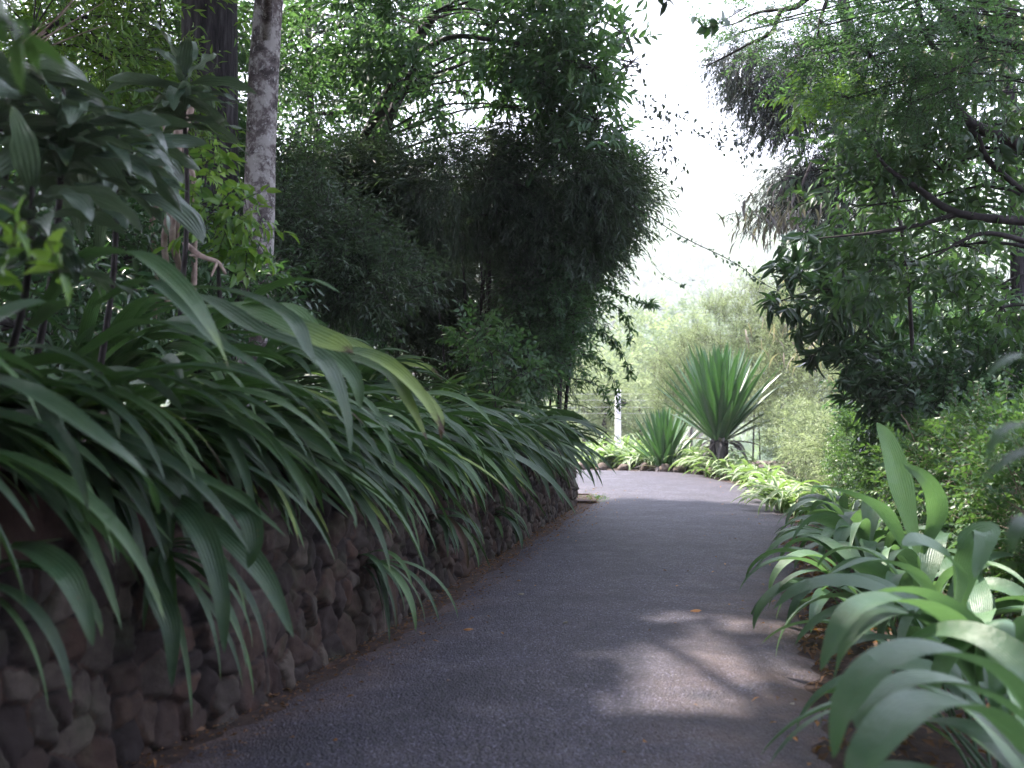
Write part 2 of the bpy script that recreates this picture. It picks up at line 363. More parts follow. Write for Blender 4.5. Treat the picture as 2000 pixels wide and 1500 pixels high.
def blob_points(rng, blobs, n, shell=0.55, clump=1.6, thr=-0.25, seed=1):
    """points inside a list of ellipsoids (centre, radii), gathered in clumps"""
    vol = np.array([b[1][0] * b[1][1] * b[1][2] for b in blobs]) ** 0.75; vol = vol / vol.sum()
    outp, outd = [], []
    for b, wv in zip(blobs, vol):
        k = int(n * wv * 1.9) + 3
        u = unit(rng.normal(size=(k, 3))); rad = rng.random(k) ** (1 / 3 * shell * 1.2)
        rad = rad * (1 + .34 * fnoise(u + np.asarray(b[0]), 2.6, seed + 9)) * np.where(rng.random(k) < .07, rng.uniform(1.0, 1.4, k), 1)
        q = u * rad[:, None]; p = np.asarray(b[0]) + q * np.asarray(b[1])
        keep = fnoise(p, clump, seed) + 0.5 * fnoise(p, clump * 3, seed + 5) > thr
        outp.append(p[keep][:int(n * wv) + 1]); outd.append(u[keep][:int(n * wv) + 1])
    return np.concatenate(outp), np.concatenate(outd)

def foliage(geo, tw, rng, pos, out_d, m=8, twl=0.35, L=0.07, W=0.025, tmpl=T_small, out=1.0, up=0.2, rand=0.7, sweep=(0, 0, 0),
            ang=55, droop=0.25, twr=0.003, curl=0.1, flat=0.6, gaps=True, tuft=False, lj=0.25, end=0.15):
    """twigs at pos, each carrying m leaves in two ranks (or a whorl at the end: tuft)"""
    n = len(pos)
    d = unit(out_d * out + rng.normal(size=(n, 3)) * rand + np.array([0, 0, up]) + np.asarray(sweep))
    tl = twl * rng.uniform(0.6, 1.3, n)
    nn = unit(np.array([0, 0, 1.0]) * flat + rng.normal(size=(n, 3)) * 0.45 + 1e-3)
    side = unit(np.cross(d, nn)); nn = np.cross(side, d)
    if tw is not None:
        kk = ~sun_gap(pos + 0) if gaps else np.ones(n, bool)
        tubes_thin(tw, pos[kk], (pos + d * tl[:, None])[kk] - np.array([0, 0, 0.08]) * tl[kk][:, None], twr, twr * 0.4, 0.5, 0.04)
    t_ = np.linspace(0, 1, m) ** (0.35 if tuft else 1.0) * (1 - end) + end
    T_ = (t_[None] + rng.uniform(-0.04, 0.04, (n, m)))
    P_ = pos[:, None] + d[:, None] * (T_ * tl[:, None])[..., None]
    P_[..., 2] -= 0.08 * (T_ ** 2) * tl[:, None]
    if tuft: phi = rng.random((n, m)) * 2 * np.pi
    else: phi = np.where(np.arange(m)[None] % 2 == 0, 0, np.pi) + rng.normal(size=(n, m)) * 0.35
    a = np.radians(ang) * rng.uniform(0.7, 1.25, (n, m)) * (1.0 if tuft else (1 - 0.55 * (T_ > 0.93)))
    sd = side[:, None] * np.cos(phi)[..., None] + nn[:, None] * np.sin(phi)[..., None]
    ld = d[:, None] * np.cos(a)[..., None] + sd * np.sin(a)[..., None]
    ld[..., 2] -= droop * rng.uniform(0.5, 1.5, (n, m))
    ln = nn[:, None] + rng.normal(size=(n, m, 3)) * 0.3
    ls = L * rng.uniform(1 - lj, 1 + lj, (n, m)); wsz = W * ls / L * rng.uniform(0.85, 1.15, (n, m))
    pr = np.clip(rng.random(n)[:, None] * 0.6 + rng.random((n, m)) * 0.4, 0, 1)
    P_ = P_.reshape(-1, 3); keep = ~sun_gap(P_) if gaps else np.ones(len(P_), bool)
    place_leaves(geo, P_[keep], ld.reshape(-1, 3)[keep], ln.reshape(-1, 3)[keep], ls.reshape(-1)[keep], wsz.reshape(-1)[keep], tmpl, pr.reshape(-1)[keep], curl)

def limbs(tw, rng, root, ends, r0, r1=0.008, wig=0.07, n=9, sides=5):
    for e in ends:
        e = np.asarray(e, float); root_ = np.asarray(root, float); L = np.linalg.norm(e - root_)
        q = [root_, root_ + (e - root_) * 0.35 + rng.normal(size=3) * wig * L * 0.4 + V(0, 0, 0.10 * L),
             root_ + (e - root_) * 0.7 + rng.normal(size=3) * wig * L * 0.4 + V(0, 0, 0.08 * L), e]
        tube(tw, q, [r0, r0 * 0.7, r0 * 0.4, r1], sides, n=n)

def tree(name, label, cat, mat, bark, trunk_pts, trunk_r, blobs, n, seed, group=None, limb_r=0.03, nsub=14, **kw):
    """trunk with limbs and twigs, and a crown of leaves"""
    rng = np.random.default_rng(seed)
    fk = {k: v for k, v in kw.items() if k not in ('shell', 'clump', 'thr', 'sides', 'extra')}
    pos, od = blob_points(rng, blobs, n, kw.get('shell', 0.55), kw.get('clump', 1.6), kw.get('thr', -0.25), seed)
    root = empty(name, tuple(trunk_pts[0])); o3 = np.asarray(trunk_pts[0], float)
    tw = Geo(); cr = Geo()
    tube(tw, trunk_pts, trunk_r, kw.get('sides', 8), n=18)
    tp = np.asarray(trunk_pts[-1], float); tpts = catmull(trunk_pts, 20)
    for b in blobs:
        c0 = np.asarray(b[0], float)
        j = int(np.argmin(np.linalg.norm(tpts - c0, axis=1) + 0.6 * np.maximum(0, tpts[:, 2] - c0[2])))
        limbs(tw, rng, tpts[j], [c0], limb_r)
        es = c0 + unit(rng.normal(size=(nsub, 3))) * np.asarray(b[1]) * rng.uniform(0.4, 0.9, (nsub, 1))
        if kw.get('gaps', True): es = es[~sun_gap(es.copy())]
        limbs(tw, rng, c0, es, limb_r * 0.42, 0.003, n=6, sides=4)
    for pts, rr in kw.get('extra', []): tube(tw, pts, rr, 7, n=16)
    foliage(cr, tw, rng, pos, od, **fk)
    tw.build('trunk', bark, root, origin=o3); cr.build('crown', mat, root, origin=o3)
    for ch in root.children: ch.location = (0, 0, 0)
    return tag(root, label, cat, group)
# ================================================================== GROUND, PATH, WALL
def interp_curve(pts, n): return catmull(pts, n)
WALL = interp_curve([(-2.35, 0.2), (-2.05, 1.8), (-1.72, 3.1), (-1.43, 4.13), (-1.17, 4.74), (-1.0, 5.55), (-.77, 6.4), (-.45, 8.25), (0.02, 10.5), (.50, 12.8), (.74, 14.1), (.66, 14.6), (.2, 15.1), (-.9, 15.8), (-3, 16.6)], 1500)
seg = np.linalg.norm(np.diff(WALL, axis=0), axis=1); WS = np.concatenate([[0], np.cumsum(seg)])
def wall_at(s):                             # point and outward (path side) normal at arc length s
    x = np.interp(s, WS, WALL[:, 0]); y = np.interp(s, WS, WALL[:, 1])
    x2 = np.interp(s + .05, WS, WALL[:, 0]); y2 = np.interp(s + .05, WS, WALL[:, 1])
    x1 = np.interp(s - .05, WS, WALL[:, 0]); y1 = np.interp(s - .05, WS, WALL[:, 1])
    tx, ty = x2 - x1, y2 - y1; L = np.maximum(np.hypot(tx, ty), 1e-6); return np.stack([x, y], -1), np.stack([ty / L, -tx / L], -1)
def wall_h(y): return np.interp(y, [0, 3.5, 6, 14, 20], [1.16, 1.10, 0.98, 0.74, 0.70])
def s_of_y(y): return float(np.interp(y, WALL[:1220, 1], WS[:1220]))

LEFT = interp_curve([(-2.2, -3), (-2.1, .5), (-1.75, 2.5), (-1.24, 4.13), (-0.98, 4.85), (-.78, 5.7), (-.55, 6.6), (-.22, 8.3), (.22, 10.5), (.72, 12.8), (1.02, 14.2), (1.12, 15.0), (.6, 16.6), (-1.2, 18.2), (-6, 19.4)], 160)
RIGHT = interp_curve([(.75, -3), (.8, .5), (.92, 2.5), (1.12, 4.0), (1.28, 4.75), (1.45, 5.55), (1.62, 6.4), (2.02, 8.25), (2.5, 10.3), (3.1, 12.8), (3.5, 15), (3.52, 16.6), (3.3, 18.6), (2.5, 20.5), (-5, 22.3)], 160)
rng = np.random.default_rng(3)
LEFT = LEFT + 0.018 * np.stack([np.sin(np.arange(160) * 1.7) + np.sin(np.arange(160) * .61), np.zeros(160)], -1)
RIGHT = RIGHT + 0.03 * np.stack([np.sin(np.arange(160) * 1.3) + np.sin(np.arange(160) * .47), np.zeros(160)], -1)
g = Geo(); nc = 15; tt = np.linspace(0, 1, nc)
pv = LEFT[:, None] * (1 - tt)[None, :, None] + RIGHT[:, None] * tt[None, :, None]
zz = 0.012 + 0.03 * (1 - (2 * tt - 1) ** 2)[None] + np.zeros((160, 1)); zz[:, 0] = zz[:, -1] = -0.01
v = np.concatenate([pv, zz[..., None]], -1).reshape(-1, 3)
i = np.arange(159)[:, None] * nc; j = np.arange(nc - 1)[None]
f = np.stack([i + j, i + j + 1, i + nc + j + 1, i + nc + j], -1).reshape(-1, 4)
dustw = np.tile(np.clip(np.interp(tt, [0, .10, .2, .62, .85, 1], [.9, .35, .05, .10, .55, 1.0]), 0, 1), 160)
dustw = dustw * np.repeat(np.interp(pv[:, 7, 1], [0, 7, 9, 30], [1, .9, .25, .15]), nc)  # edge dust, also strengthened on the near path to brighten the sunlit patch
g.add(v, f, v[:, :2], 0.5, dustw); tag(g.build('path', M['asphalt']), kind='structure')

def terrain(x, y):
    z = -0.012 + 0 * x
    z = z + 0.02 * np.sin(x * 1.9 + y * .7) * (np.abs(x) > 3.2)
    far = np.clip((y - 24) / 40, 0, 1); z = z - 9 * far ** 1.2
    hillside = np.clip((y - 170) / 700, 0, 1); z = z + 168 * hillside ** 1.1 + 12 * np.sin(x * .007 + 1) * hillside + 6 * np.sin(x * .017 + y * .012) * hillside
    z = z - 0.5 * np.clip((np.abs(x) - 14) / 30, 0, 1)
    return z
g = Geo()
ys = np.concatenate([np.linspace(-40, 0, 12), np.linspace(.5, 30, 60), np.linspace(32, 120, 40), np.linspace(130, 880, 60), [940, 1000]])
xs = np.concatenate([[-780, -600, -400], np.linspace(-260, -20, 34), np.linspace(-18, 18, 73), np.linspace(20, 260, 34), [400, 600, 780]])
X, Y = np.meshgrid(xs, ys); Z = terrain(X, Y); v = np.stack([X, Y, Z], -1).reshape(-1, 3)
nx = len(xs); i = np.arange(len(ys) - 1)[:, None] * nx; j = np.arange(nx - 1)[None]
f = np.stack([i + j, i + j + 1, i + nx + j + 1, i + nx + j], -1).reshape(-1, 4)
g.add(v, f, v[:, :2]); tag(g.build('ground', M['soil']), kind='structure')

# raised bank behind the wall
g = Geo(); rows = np.linspace(0, WS[-1], 130); offs = np.array([0.10, .25, .45, .8, 1.3, 2, 3, 4.5, 7, 11])
P0, NN = wall_at(rows); hh = wall_h(P0[:, 1])
vv = []
for o in offs:
    z = hh - 0.06 + 0.30 * np.clip((o - .2) / 1.5, 0, 1) + 0.10 * np.clip(o - 1.5, 0, 8) * .6 + 0.03 * np.sin(rows * 7 + o * 5)
    q = P0 - NN * o
    if o > 2: q = P0 - np.array([[1.0, 0.12]]) * o * 1.0
    vv.append(np.concatenate([q, z[:, None]], -1))
vv = np.stack(vv, 1); v = vv.reshape(-1, 3); k = len(offs); n0 = len(v)
i = np.arange(len(rows) - 1)[:, None] * k; j = np.arange(k - 1)[None]
f = np.stack([i + j, i + k + j, i + k + j + 1, i + j + 1], -1).reshape(-1, 4)
g.add(v, f, v[:, :2]); tag(g.build('earth_bank', M['soil']), kind='structure')

# the rubble wall: every stone a bulge of its own, mortar recessed, mud render along the upper near end
def build_wall():
    rg = np.random.default_rng(11); g = Geo()
    # finer near the camera
    ss = np.concatenate([np.arange(0.6, 7.5, .012), np.arange(7.5, 15.4, .016), np.arange(15.4, WS[-1], .06)])
    nt_ = 84; tv = np.linspace(0, 1, nt_)
    P0, NN = wall_at(ss); H = wall_h(P0[:, 1])
    S_, T_ = np.meshgrid(ss, tv, indexing='ij'); Zh = T_ * H[:, None]
    pp = np.stack([S_, Zh, 0 * S_], -1).reshape(-1, 3)
    wx = fnoise(pp, 9, 4) * .022 + fnoise(pp, 26, 9) * .008; wz = fnoise(pp, 9, 5) * .022 + fnoise(pp, 24, 10) * .008
    seeds = []
    sx = 0
    while sx < WS[-1] + .3:
        kz = np.interp(sx, [3, 7, 10], [1.22, .98, .85]); z_ = rg.uniform(-.1, .05); wcol = rg.uniform(.10, .19) * kz
        while z_ < 1.3:
            hs = kz * rg.uniform(.09, .22) * (0.7 if rg.random() < .3 else 1); seeds.append((sx + rg.uniform(-.045, .045), z_ + hs / 2, 0)); z_ += hs
        sx += wcol
    for _ in range(210): seeds.append((rg.uniform(0, WS[-1]), rg.uniform(0, 1.2), 0))
    seeds = np.array(seeds); kd = kdtree.KDTree(len(seeds))
    for i_, s_ in enumerate(seeds): kd.insert(s_, i_)
    kd.balance()
    m_ = len(pp); F1 = np.empty(m_); F2 = np.empty(m_); idx = np.empty(m_, int)
    q = pp.copy(); q[:, 0] += wx; q[:, 1] += wz
    for i_ in range(m_):
        a = kd.find_n(q[i_], 2); F1[i_] = a[0][2]; F2[i_] = a[1][2]; idx[i_] = a[0][1]
    e = F2 - F1; so_ = rg.uniform(-.014, .022, len(seeds)); rc = rg.random(len(seeds))
    tiltx, tiltz = rg.normal(size=(2, len(seeds))) * .17
    dome = np.clip(e / .034, 0, 1) ** .42
    rel = q[:, :2] - seeds[idx, :2]
    disp = dome * .040 + dome * (so_[idx] + tiltx[idx] * rel[:, 0] + tiltz[idx] * rel[:, 1]) + fnoise(pp, 15, 61) * .008 + fnoise(pp, 32, 6) * .007 + fnoise(pp, 85, 7) * .0028
    mort = np.clip(1.1 - e / .012, 0, 1)
    # mud render over the stones high up, near the camera and in a few streaks
    edge = np.interp(pp[:, 0], [0, 3.6, 4.6, 6.0, 16], [.72, .70, .80, .92, .95]) * np.repeat(H, nt_)
    mud = np.clip((pp[:, 1] - edge + fnoise(pp, 3.2, 12) * .10 + fnoise(pp, 11, 13) * .04) / .05, 0, 1)
    streak = np.clip((fnoise(pp * np.array([1, .12, 1]), 4.2, 21) - .42) / .2, 0, 1) * .85
    mud = np.maximum(mud, streak)
    flat = .030 + fnoise(pp, 6, 14) * .012 + fnoise(pp * np.array([1, .35, 1]), 32, 15) * .004
    disp = disp * (1 - mud) + flat * mud
    rim = np.clip((T_.reshape(-1) - .93) / .07, 0, 1); disp = disp - rim ** 2 * .06
    Pn = np.repeat(P0, nt_, 0); Nn_ = np.repeat(NN, nt_, 0)
    batter = (1 - T_.reshape(-1)) * .05
    xy = Pn + Nn_ * (disp + batter - .03)[:, None]
    z = pp[:, 1] - 0.02 + fnoise(pp, 5, 31) * .012 * T_.reshape(-1)
    v = np.column_stack([xy, z]); i = np.arange(len(ss) - 1)[:, None] * nt_; j = np.arange(nt_ - 1)[None]
    f = np.stack([i + j, i + nt_ + j, i + nt_ + j + 1, i + j + 1], -1).reshape(-1, 4)
    g.add(v, f, pp[:, :2], (rc[idx] * .85 + .15) * (1 - mort), mud)
    # top and back so the wall has thickness
    tops = []
    for o, zo in ((0.02, 0.005), (.14, .012), (.28, -.01), (.30, -.5)):
        tops.append(np.column_stack([P0 - NN * o, H + zo - .02 + .01 * np.sin(ss * 9 + o * 30)]))
    first = v.reshape(len(ss), nt_, 3)[:, -1]
    tp = np.stack([first] + tops, 1); k = 5
    i = np.arange(len(ss) - 1)[:, None] * k; j = np.arange(k - 1)[None]
    f = np.stack([i + j, i + k + j, i + k + j + 1, i + j + 1], -1).reshape(-1, 4)
    g.add(tp.reshape(-1, 3), f, tp.reshape(-1, 3)[:, :2], .4, 1.0)
    o = g.build('stone_wall', M['stone'])
    tag(o, 'low dry-looking rubble stone retaining wall curving along the left of the path', 'wall')
build_wall()

# shallow concrete gutter where the wall ends, in dark soil colour for the pit's shade
gx = empty('drain_gutter', (1.02, 14.75, 0)); g = Geo()
def box(g, a, b, rnd=.5):
    x0, y0, z0 = a; x1, y1, z1 = b
    v = [(x0, y0, z0), (x1, y0, z0), (x1, y1, z0), (x0, y1, z0), (x0, y0, z1), (x1, y0, z1), (x1, y1, z1), (x0, y1, z1)]
    g.add(v, [[0, 3, 2, 1], [4, 5, 6, 7], [0, 1, 5, 4], [1, 2, 6, 5], [2, 3, 7, 6], [3, 0, 4, 7]], None, rnd)
box(g, (-.26, -.42, .0), (.05, -.20, .022)); box(g, (-.26, -.20, .0), (-.20, .75, .05)); box(g, (.02, -.20, .0), (.06, .75, .020)); box(g, (-.20, .68, .0), (.02, .75, .02)); box(g, (-.20, -.20, -.02), (.02, .68, .006))
o = g.build('kerb', M['soil'], gx, smooth=False); tag(gx, 'mossy concrete drain gutter, its colour darkened for the shaded corner at the end of the stone wall', 'drain')

# ================================================================== STRAP-LEAVED PLANTS ALONG THE WALL TOP
def strap_plant(name, base, n, seed, az=(-0.9, 0.7), L=(.75, 1.15), W=(.045, .072), e0=(55, 85), e1=(-85, -30), mat='strap', label=None, cat='plant', group=None,
                heroes=(), p=(1.0, 1.6), spread=.12, age_p=.07, fold=.35, nseg=15, wide_base=.35, wave=0.0, child=None, tipk=.55):
    rg = np.random.default_rng(seed); g = Geo(); base = np.asarray(base, float)
    for _ in range(n):
        b = base + V(rg.normal() * spread * .6, rg.normal() * spread, rg.uniform(-.02, .03))
        a = rg.uniform(*az); q = rg.random()
        pts = arc_pts(b, a, R(rg.uniform(*e0)), R(rg.uniform(*e1)), rg.uniform(*L), nseg, rg.uniform(*p), rg.normal() * .22)
        ag = rg.uniform(.02, .10) if rg.random() < .6 else 0.0
        if rg.random() < age_p: ag = rg.uniform(.05, .45) if rg.random() < .6 else rg.uniform(.5, .9)
        if mat == 'strap' and rg.random() < .05: ag = 5.2; pts = arc_pts(b, a, R(rg.uniform(-20, 30)), R(-89), .55, nseg, .7, rg.normal() * .4)
        blade(g, pts, rg.uniform(*W), (0, 0, 1) if True else None, fold * rg.uniform(.5, 1.4), rg.random(), ag, wave=wave, roll=rg.normal() * .5, rng=rg, base=wide_base, tip=tipk)
    for h in heroes:
        pts = catmull(h['pts'], 22)
        blade(g, pts, h['w'], h.get('hint', (0, 0, 1)), h.get('fold', .3), h.get('rnd', .6), h.get('age', 0), roll=h.get('roll', 0), rng=rg, base=.45, tip=h.get('tip', .5))
    o = g.build(name, M[mat], origin=tuple(base)); tag(o, label, cat, group); return o
def hp(*q): return [P(*a) for a in q]       # a leaf's run through the places it was seen

WG = 'strap-leaved plants along the top of the stone wall'
H1 = [dict(pts=hp((95, 590, 3.75), (150, 515, 3.6), (255, 497, 3.45), (345, 560, 3.3), (405, 640, 3.25), (448, 722, 3.25)), w=.105, rnd=.75, age=.22),
      dict(pts=hp((180, 600, 3.8), (280, 550, 3.6), (345, 590, 3.45), (400, 655, 3.4), (435, 690, 3.4)), w=.07, rnd=.5),
      dict(pts=hp((60, 640, 3.7), (110, 595, 3.3), (30, 605, 2.7), (-60, 660, 2.4)), w=.08, rnd=.5)]
H2 = [dict(pts=hp((150, 700, 3.9), (250, 640, 3.7), (340, 640, 3.55), (470, 700, 3.4), (560, 770, 3.35)), w=.095, rnd=.45),
      dict(pts=hp((330, 560, 4.2), (450, 570, 3.95), (560, 620, 3.75), (600, 690, 3.7), (625, 730, 3.7)), w=.085, rnd=.35)]
H3 = [dict(pts=hp((300, 580, 4.6), (400, 585, 4.3), (500, 650, 4.0), (620, 700, 3.8), (670, 800, 3.75), (685, 890, 3.75)), w=.12, rnd=.35),
      dict(pts=hp((380, 600, 4.6), (480, 600, 4.3), (580, 640, 4.1), (690, 690, 3.95)), w=.14, rnd=.9, age=.36, tip=.86, hint=(0.1, -.5, 1), fold=.1),
      dict(pts=hp((380, 640, 4.6), (480, 605, 4.4), (560, 600, 4.3), (620, 650, 4.2), (670, 690, 4.2)), w=.10, rnd=.98, age=.3)]
H4 = [dict(pts=hp((600, 690, 5.0), (680, 700, 4.7), (760, 730, 4.5), (800, 790, 4.4), (835, 862, 4.4)), w=.07, rnd=.9, age=.5, hint=(0, -.4, 1)),
      dict(pts=hp((480, 660, 5.0), (560, 650, 4.6), (640, 690, 4.4), (690, 740, 4.3), (705, 800, 4.3)), w=.10, rnd=.7, hint=(0, -.4, 1)),
      dict(pts=hp((590, 690, 5.0), (660, 685, 4.7), (745, 705, 4.5), (820, 770, 4.4), (870, 850, 4.35)), w=.085, rnd=.95, age=.66, hint=(0, -.4, 1)),
      dict(pts=hp((560, 640, 5.2), (660, 660, 4.9), (760, 720, 4.7), (850, 800, 4.6), (862, 860, 4.6)), w=.075, rnd=1, age=.8, hint=(0, -.3, 1)),
      dict(pts=hp((430, 640, 4.8), (520, 570, 4.7), (600, 548, 4.6), (665, 572, 4.5)), w=.09, rnd=.8)]
H0 = [dict(pts=hp((-160, 720, 3.3), (-60, 730, 3.0), (60, 770, 2.75), (180, 850, 2.65), (280, 930, 2.65), (312, 1005, 2.7)), w=.085, rnd=.45)]
# (y along the wall, inward offset, leaves, extra)
PLANTS = [
 (2.3, .35, 16, H0, 'strap-leaved plant at the left edge whose long arching leaf hangs before the mud render'),
 (3.3, .35, 56, H1, 'strap-leaved plant with the highest pale-tipped arching leaf, at the near end of the wall top'),
 (3.9, .30, 58, H2, 'dark strap-leaved plant directly right of the highest arching leaf on the wall'),
 (4.5, .35, 60, H3, 'strap-leaved plant with a broad leaf ending in a yellow and brown tip'),
 (5.1, .32, 62, H4, 'strap-leaved plant with two bright yellow-green leaves hanging over the wall'),
 (5.8, .40, 66, (), 'green strap-leaved plant just right of the two yellow-green leaves'),
 (6.5, .35, 66, (), 'strap-leaved plant drooping over the wall, second right of the yellow-green leaves'),
 (7.2, .42, 66, (), 'strap-leaved plant halfway along the wall, below the dark hollow of the bamboo'),
 (8.0, .35, 66, (), 'strap-leaved plant just past halfway along the wall top'),
 (8.8, .45, 66, (), 'strap-leaved plant on the wall, fifth from the bend in the path'),
 (9.7, .35, 66, (), 'strap-leaved plant on the wall, fourth from the bend in the path'),
 (10.7, .42, 66, (), 'strap-leaved plant on the wall, third from the bend in the path'),
 (11.8, .35, 66, (), 'strap-leaved plant on the wall, next to last before the bend'),
 (12.9, .35, 56, (), 'last strap-leaved plant at the wall end, leaning over the bend of the path'),
]
for k, (y, off, n, he, lab) in enumerate(PLANTS):
    s = s_of_y(y); p0, nn = wall_at(s); b = V(p0[0] - nn[0] * off, p0[1] - nn[1] * off, wall_h(y) + .05)
    a0 = math.atan2(nn[1], nn[0])
    strap_plant('strap_leaf_plant', b, n, 100 + k, az=(a0 - .45, a0 + .50), L=(.62, 1.08), W=(.042, .088), e0=(2, 72), e1=(-84, -38), p=(.6, 1.3), label=lab, group=WG, heroes=he, spread=.26)
# a second row farther back, standing taller
for k, (y, off, lab) in enumerate([(3.6, 1.0, 'tall dark strap-leaved plant behind the highest arching leaf'), (5.3, .95, 'strap-leaved plant in the second row below the mottled trunk'),
                                   (6.9, 1.0, 'strap-leaved plant in the second row with leaves fanned level against the dark bamboo'), (8.6, .95, 'strap-leaved plant in the second row under the right part of the bamboo hollow'),
                                   (10.8, .9, 'strap-leaved plant in the second row nearest the path bend')]):
    s = s_of_y(y); p0, nn = wall_at(s); b = V(p0[0] - nn[0] * off, p0[1] - nn[1] * off, wall_h(y) + .25)
    a0 = math.atan2(nn[1], nn[0])
    strap_plant('strap_leaf_plant', b, 40, 160 + k, az=(a0 - .8, a0 + .7), L=(.75, 1.1), W=(.055, .09), e0=(28, 78), e1=(-65, -15), label=lab, group='strap-leaved plants in the second row', spread=.22)
# plants rooted in cracks of the wall face
CR = [((3.4, .72), 7, (.45, .62), 'small strap-leaved plant rooted in the wall face at the far left',
       [dict(pts=hp((20, 1065, 3.25), (70, 1075, 3.1), (130, 1120, 3.0), (165, 1190, 2.98), (184, 1262, 2.98)), w=.075, rnd=.6, hint=(.4, -.7, .5)), dict(pts=hp((20, 1075, 3.25), (70, 1062, 3.2), (125, 1052, 3.1)), w=.045, rnd=.9)]),
      ((4.25, .70), 12, (.5, .75), 'strap-leaved plant hanging down the stones from a crack in the near wall',
       [dict(pts=hp((300, 1000, 3.95), (350, 985, 3.75), (400, 1050, 3.6), (432, 1160, 3.55), (440, 1275, 3.55)), w=.085, rnd=.35, hint=(.4, -.8, .3)),
        dict(pts=hp((330, 985, 3.95), (420, 965, 3.8), (480, 1000, 3.7), (497, 1060, 3.68), (485, 1110, 3.68)), w=.085, rnd=.3, hint=(.2, -.8, .5)),
        dict(pts=hp((380, 1000, 3.95), (450, 1050, 3.8), (520, 1130, 3.75), (575, 1245, 3.72)), w=.085, rnd=.5, hint=(.4, -.8, .4)),
        dict(pts=hp((290, 1110, 3.8), (310, 1160, 3.7), (335, 1230, 3.65), (338, 1340, 3.65)), w=.075, rnd=.1, hint=(.4, -.8, .2))]),
      ((6.2, .42), 12, (.4, .62), 'strap-leaved plant hanging from the middle of the wall face above the brown soil', ()),
      ((7.6, .50), 12, (.35, .6), 'fan of narrow drooping leaves growing out of the wall face left of the mud streak', ()),
      ((9.6, .34), 12, (.3, .5), 'smallest tuft of leaves on the wall face, near the bend', ())]
for k, ((y, z), n, L, lab, he) in enumerate(CR):
    s = s_of_y(y); p0, nn = wall_at(s); b = V(p0[0] + nn[0] * .02, p0[1] + nn[1] * .02, z); a0 = math.atan2(nn[1], nn[0])
    strap_plant('strap_leaf_plant', b, n, 190 + k, az=(a0 - 1.0, a0 + .5), L=L, W=(.030, .052), e0=(0, 55), e1=(-90, -70), label=lab, group='plants rooted in the wall face', heroes=he, spread=.05, p=(.6, 1.0), age_p=0)

# ================================================================== RIGHT BED: PLEATED LEAVES
RG_ = 'broad pleated-leaf plants along the right edge of the path'
def pleated(base, n, seed, label, scale=1.0, heroes=(), az=(0, 6.283), e1=(-88, -25)):
    base = (base[0] - .06, base[1], base[2])
    rg = np.random.default_rng(seed); root = empty('pleated_leaf_plant', tuple(base)); base = np.asarray(base, float)
    gl, gs = Geo(), Geo()
    def petiole(pts, r): tube(gs, pts, [r, r * .8], 5, n=6)
    for i_ in range(n):
        a = rg.uniform(*az); b = base + V(math.cos(a), math.sin(a), 0) * rg.uniform(.02, .16) * scale
        Lp = rg.uniform(.14, .34) * scale; e = R(rg.uniform(50, 86))
        t_ = b + V(math.cos(e) * math.cos(a), math.cos(e) * math.sin(a), math.sin(e)) * Lp
        petiole([b, (b + t_) / 2 + V(0, 0, .01), t_], .007 * scale)
        L = rg.uniform(.55, .88) * scale
        pts = arc_pts(t_, a, e - R(rg.uniform(0, 14)), R(rg.uniform(*e1)), L, 20, rg.uniform(.8, 1.5), rg.normal() * .25)
        blade(gl, pts, rg.uniform(.085, .15) * scale, (0, 0, 1), rg.uniform(-.1, .45), rg.random(), rg.uniform(.05, .2) if rg.random() < .2 else 0, roll=rg.normal() * .5, rng=rg, base=.06, tip=.42, acr=np.linspace(-1, 1, 9))
    for h in heroes:
        blade(gl, catmull(h['pts'], 26), h['w'], h.get('hint', (0, 0, 1)), h.get('fold', .25), h.get('rnd', .5), h.get('age', 0), roll=h.get('roll', 0), rng=rg, base=.25, tip=.45, acr=np.linspace(-1, 1, 9))
    for gg, nm, mm in ((gl, 'foliage', 'palmgrass'), (gs, 'stems', 'palmgrass')):
        o = gg.build(nm, M[mm], root, origin=tuple(base)); o.location = (0, 0, 0)
    return tag(root, label, 'plant', RG_)
HA = [dict(pts=hp((2010, 1480, 2.6), (1930, 1400, 2.5), (1800, 1380, 2.4), (1690, 1480, 2.3), (1650, 1600, 2.3)), w=.15, rnd=.35),
      dict(pts=hp((2060, 1480, 2.8), (1960, 1330, 2.75), (1830, 1275, 2.7), (1720, 1300, 2.65), (1650, 1385, 2.6), (1625, 1480, 2.6)), w=.16, rnd=.45),
      dict(pts=hp((2050, 1450, 2.9), (1930, 1360, 2.85), (1800, 1330, 2.8), (1700, 1370, 2.75), (1670, 1420, 2.7)), w=.13, rnd=.7)]
HB = [dict(pts=hp((1905, 1330, 3.6), (1860, 1230, 3.5), (1760, 1175, 3.4), (1660, 1200, 3.3), (1600, 1310, 3.25)), w=.17, rnd=.3),
      dict(pts=hp((1900, 1350, 3.6), (1905, 1240, 3.5), (1945, 1215, 3.4), (1950, 1300, 3.35), (1935, 1400, 3.3)), w=.115, rnd=.55, hint=(0, -.6, 1)),
      dict(pts=hp((1900, 1340, 3.7), (1830, 1230, 3.6), (1740, 1200, 3.5), (1660, 1250, 3.45), (1625, 1330, 3.45)), w=.12, rnd=.2)]
HC = [dict(pts=hp((1860, 1200, 4.5), (1865, 1110, 4.4), (1800, 1060, 4.3), (1760, 1065, 4.25)), w=.14, rnd=.75, hint=(.1, -.5, 1)),
      dict(pts=hp((1870, 1190, 4.6), (1890, 1090, 4.5), (1925, 1040, 4.4), (1900, 1130, 4.3)), w=.14, rnd=.7, hint=(0, -.6, .8)),
      dict(pts=hp((1840, 1190, 4.6), (1780, 1120, 4.5), (1700, 1095, 4.4), (1620, 1120, 4.35)), w=.11, rnd=.55)]
